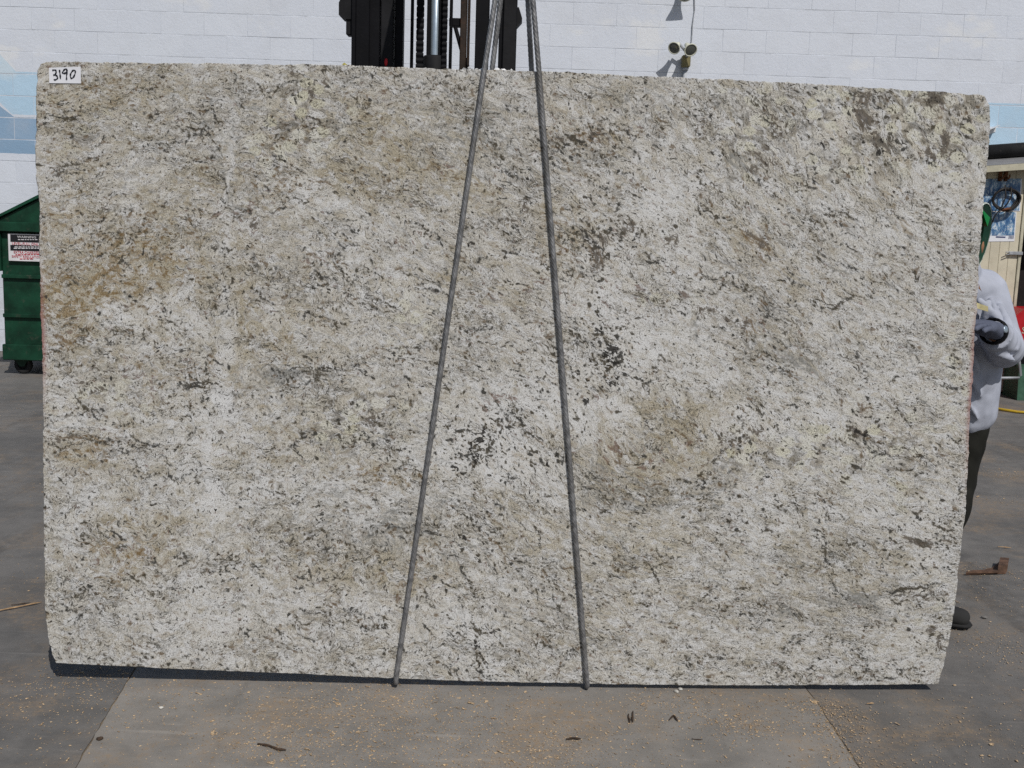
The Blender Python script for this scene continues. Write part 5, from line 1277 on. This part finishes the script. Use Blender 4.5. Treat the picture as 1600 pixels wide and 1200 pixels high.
# ================================================================== litter on the paving
def dust():
    r_ = random.Random(12); V, Fc = [], []
    patches = [(620, 1110, .22, 420), (660, 1160, .25, 420), (560, 1130, .2, 260), (450, 1160, .12, 260), (480, 1185, .2, 200), (400, 1150, .3, 120), (780, 1130, .3, 200), (850, 1185, .14, 360), (900, 1150, .25, 160), (1040, 1100, .10, 160), (1020, 1125, .2, 120), (1160, 1135, .07, 160), (1150, 1105, .12, 80), (1275, 1105, .06, 160), (1300, 1140, .05, 140), (1330, 1185, .06, 90), (1320, 1118, .04, 60), (1250, 1125, .2, 100), (1420, 1170, .3, 180), (1480, 1170, .2, 120),
               (130, 1058, .10, 160), (60, 1090, .2, 120), (40, 1150, .25, 110), (180, 1120, .2, 90), (240, 1080, .25, 110), (330, 1070, .2, 120), (520, 1085, .15, 200), (700, 1090, .2, 180), (1000, 1180, .4, 160), (750, 1190, .4, 200), (1560, 740, .12, 130), (1545, 895, .10, 130), (1560, 935, .18, 120), (1540, 1005, .12, 150), (1580, 1020, .15, 120), (1520, 1080, .3, 110), (1560, 610, .35, 160), (1585, 600, .3, 160), (1580, 780, .10, 60), (20, 640, .4, 60), (30, 760, .3, 70), (30, 900, .2, 60), (800, 1150, .9, 420)]
    for (x, y, s, n) in patches:
        c = atZ(x, y)
        for _ in range(int(n * 3.2)):
            px, py = c.x + r_.gauss(0, s), c.y + r_.gauss(0, s * .75)
            l = min(.012, max(.0009, r_.lognormvariate(-6.6, .6))); w_ = l * r_.uniform(.25, .6); a = r_.uniform(0, math.pi); h = r_.uniform(.0005, .0014); z = .0006
            ca, sa = math.cos(a), math.sin(a); b = len(V)
            t = r_.uniform(-.35, .35) * l
            for (ux, uy, uz) in ((-l, -w_, 0), (l, -w_ * .7, max(0, t)), (l * .8, w_, max(0, t) + h), (-l, w_ * .8, max(0, -t) + h)):
                V.append((px + ux * ca - uy * sa, py + ux * sa + uy * ca, z + uz))
            V.append((px, py, z + h * 1.6 + abs(t) * .6))
            Fc += [(b, b + 1, b + 4), (b + 1, b + 2, b + 4), (b + 2, b + 3, b + 4), (b + 3, b, b + 4)]
    me = bpy.data.meshes.new('sawdust'); me.from_pydata(V, [], Fc); me.update()
    k = NT('wood_chips'); p = k.pos(); a = k.noise(p, 180.0, 2)
    k.set(k.mix(k.sm(a, .35, .65), (0.25, 0.165, 0.09), (0.58, 0.43, 0.27)), .8)
    o = link('sawdust', me, k.m); tag(o, 'tan sawdust and wood chips scattered over the paving', 'sawdust', kind='stuff')
dust()
M_twig = worn('brown_bark', (0.07, 0.045, 0.03), 0.85, var=0.5, scale=40)
M_straw = worn('pale_split_wood', (0.45, 0.30, 0.17), 0.8, var=0.35, scale=40)
M_chip = worn('pale_stone_chip', (0.62, 0.60, 0.55), 0.8, var=0.15)
def stick(pxs, r, name, label, mat, lift=0.0, cat='stick', group='sticks on the paving'):
    p = [atZ(x, y) + Vector((0, 0, (r if not isinstance(r, list) else max(r)) + lift)) for x, y in pxs]
    r_ = random.Random(int(pxs[0][0])); q = []
    for a, b in zip(p, p[1:]):
        for t in (0, .33, .66): q.append(a.lerp(b, t) + Vector((r_.uniform(-1, 1), r_.uniform(-1, 1), 0)) * .0018)
    q.append(p[-1]); n = len(q)
    rr = r if not isinstance(r, list) else None
    rs = [(rr or r[0]) * .72 * (.7 + .3 * math.sin(2.9 * i + 1) + r_.uniform(-.15, .15)) for i in range(n)]; rs[0] *= .5; rs[-1] *= .3
    return tag(MB().tube(q, rs, 6).build(name, mat), label, cat, group)
stick([(402, 1165), (420, 1168), (434, 1174), (447, 1175)], .0065, 'twig', 'dark broken twig on the paving below the left part of the slab', M_twig)
stick([(884, 1158), (895, 1156), (908, 1157)], .006, 'twig', 'short dark twig on the paving near the bottom centre', M_twig)
stick([(1018, 1122), (1022, 1140)], .005, 'twig', 'small upright-lying twig below the slab right of the second rope', M_twig) if False else None
stick([(982, 1118), (984, 1132)], .0045, 'twig', 'thinner of two short twigs side by side right of centre', M_twig)
stick([(988, 1114), (989, 1131)], .0055, 'twig', 'thicker of two short twigs side by side right of centre', M_twig)
stick([(1080, 1156), (1098, 1157)], .003, 'twig', 'thin straight twig lying left of the pale scuffed patch', M_twig)
stick([(1045, 1127), (1052, 1120), (1060, 1129)], .005, 'twig', 'bent dark twig beside the crack in the middle right', M_twig)
stick([(544, 1165), (550, 1158), (556, 1150)], .0025, 'twig', 'thin slanted twig left of the sawdust patch', M_twig) if False else None
stick([(-8, 958), (30, 950), (66, 943)], .0065, 'wood_splinter', 'long pale wood splinter poking out at the left edge of the slab', M_straw, group='splinters on the paving')
stick([(18, 947), (48, 943)], .004, 'wood_splinter', 'thin brown splinter behind the long pale one at the left edge', M_twig, group='splinters on the paving')
stick([(1558, 856), (1580, 857.5)], .006, 'wood_splinter', 'short pale wood splinter on the paving near the right edge', M_straw, group='splinters on the paving')
stick([(1354, 1101), (1366, 1101)], .005, 'wood_splinter', 'small pale wood splinter right of the crack below the slab', M_straw, group='splinters on the paving')
stick([(768, 1124), (775, 1124)], .004, 'wood_splinter', 'tiny pale wood splinter between the two ropes', M_straw, group='splinters on the paving')
stick([(1001, 1103), (1008, 1100)], .004, 'wood_splinter', 'tiny pale wood splinter right of the second rope', M_straw, group='splinters on the paving')
# broken wooden piece near the right edge
pcs = [atZ(x, y) for x, y in ((1509, 899), (1572, 897), (1573, 884), (1562, 880), (1549, 890))]
m = MB(); m.prism([p + Vector((0, 0, .002)) for p in pcs], (0, 0, .007))
q_ = [atZ(x, y) for x, y in ((1558, 897.5), (1573, 897), (1575, 885), (1561, 884))]
m.prism([p + Vector((0, 0, .010)) for p in q_], (.004, .006, .028)); q_ = [atZ(x, y) for x, y in ((1509, 899.5), (1560, 898.5), (1560, 896), (1520, 896.5))]
m.prism([p + Vector((0, 0, .0095)) for p in q_], (0, 0, .008))
tag(m.build('wood_offcut', worn('reddish_split_wood', (.13, .075, .05), .85, var=.5, scale=30)), 'broken reddish-brown wood offcut on the paving right of the slab', 'wood offcut')
def pebble(x, y, r, label, mat, name='stone_chip'):
    c = atZ(x, y); m = bmesh.new(); bmesh.ops.create_icosphere(m, subdivisions=2, radius=1.0)
    r_ = random.Random(int(x * 7 + y)); s = [r_.uniform(.8, 1.3) for _ in range(3)]
    for v in m.verts: v.co = Vector((v.co.x * r * s[0], v.co.y * r * s[1], v.co.z * r * .6)) * r_.uniform(.82, 1.12)
    me = bpy.data.meshes.new(name); m.to_mesh(me); m.free()
    o = link(name, me, mat); o.location = c + Vector((0, 0, r * .55)); o.rotation_euler.z = r_.uniform(0, 3)
    return tag(o, label, 'stone chip', 'stone chips on the paving')
pebble(1057, 1082, .007, 'left of two white stone chips under the slab edge right of centre', M_chip)
pebble(1063, 1078, .0065, 'right of two white stone chips under the slab edge right of centre', M_chip)
pebble(252, 1107, .006, 'small pale stone chip below the left part of the slab', M_chip)
pebble(1538, 966, .009, 'grey stone chip beside the worker\'s shoe', worn('grey_chip', (.2, .19, .18), .8))
pebble(156, 1156, .008, 'dark lump on the paving near the left joint', M_twig)
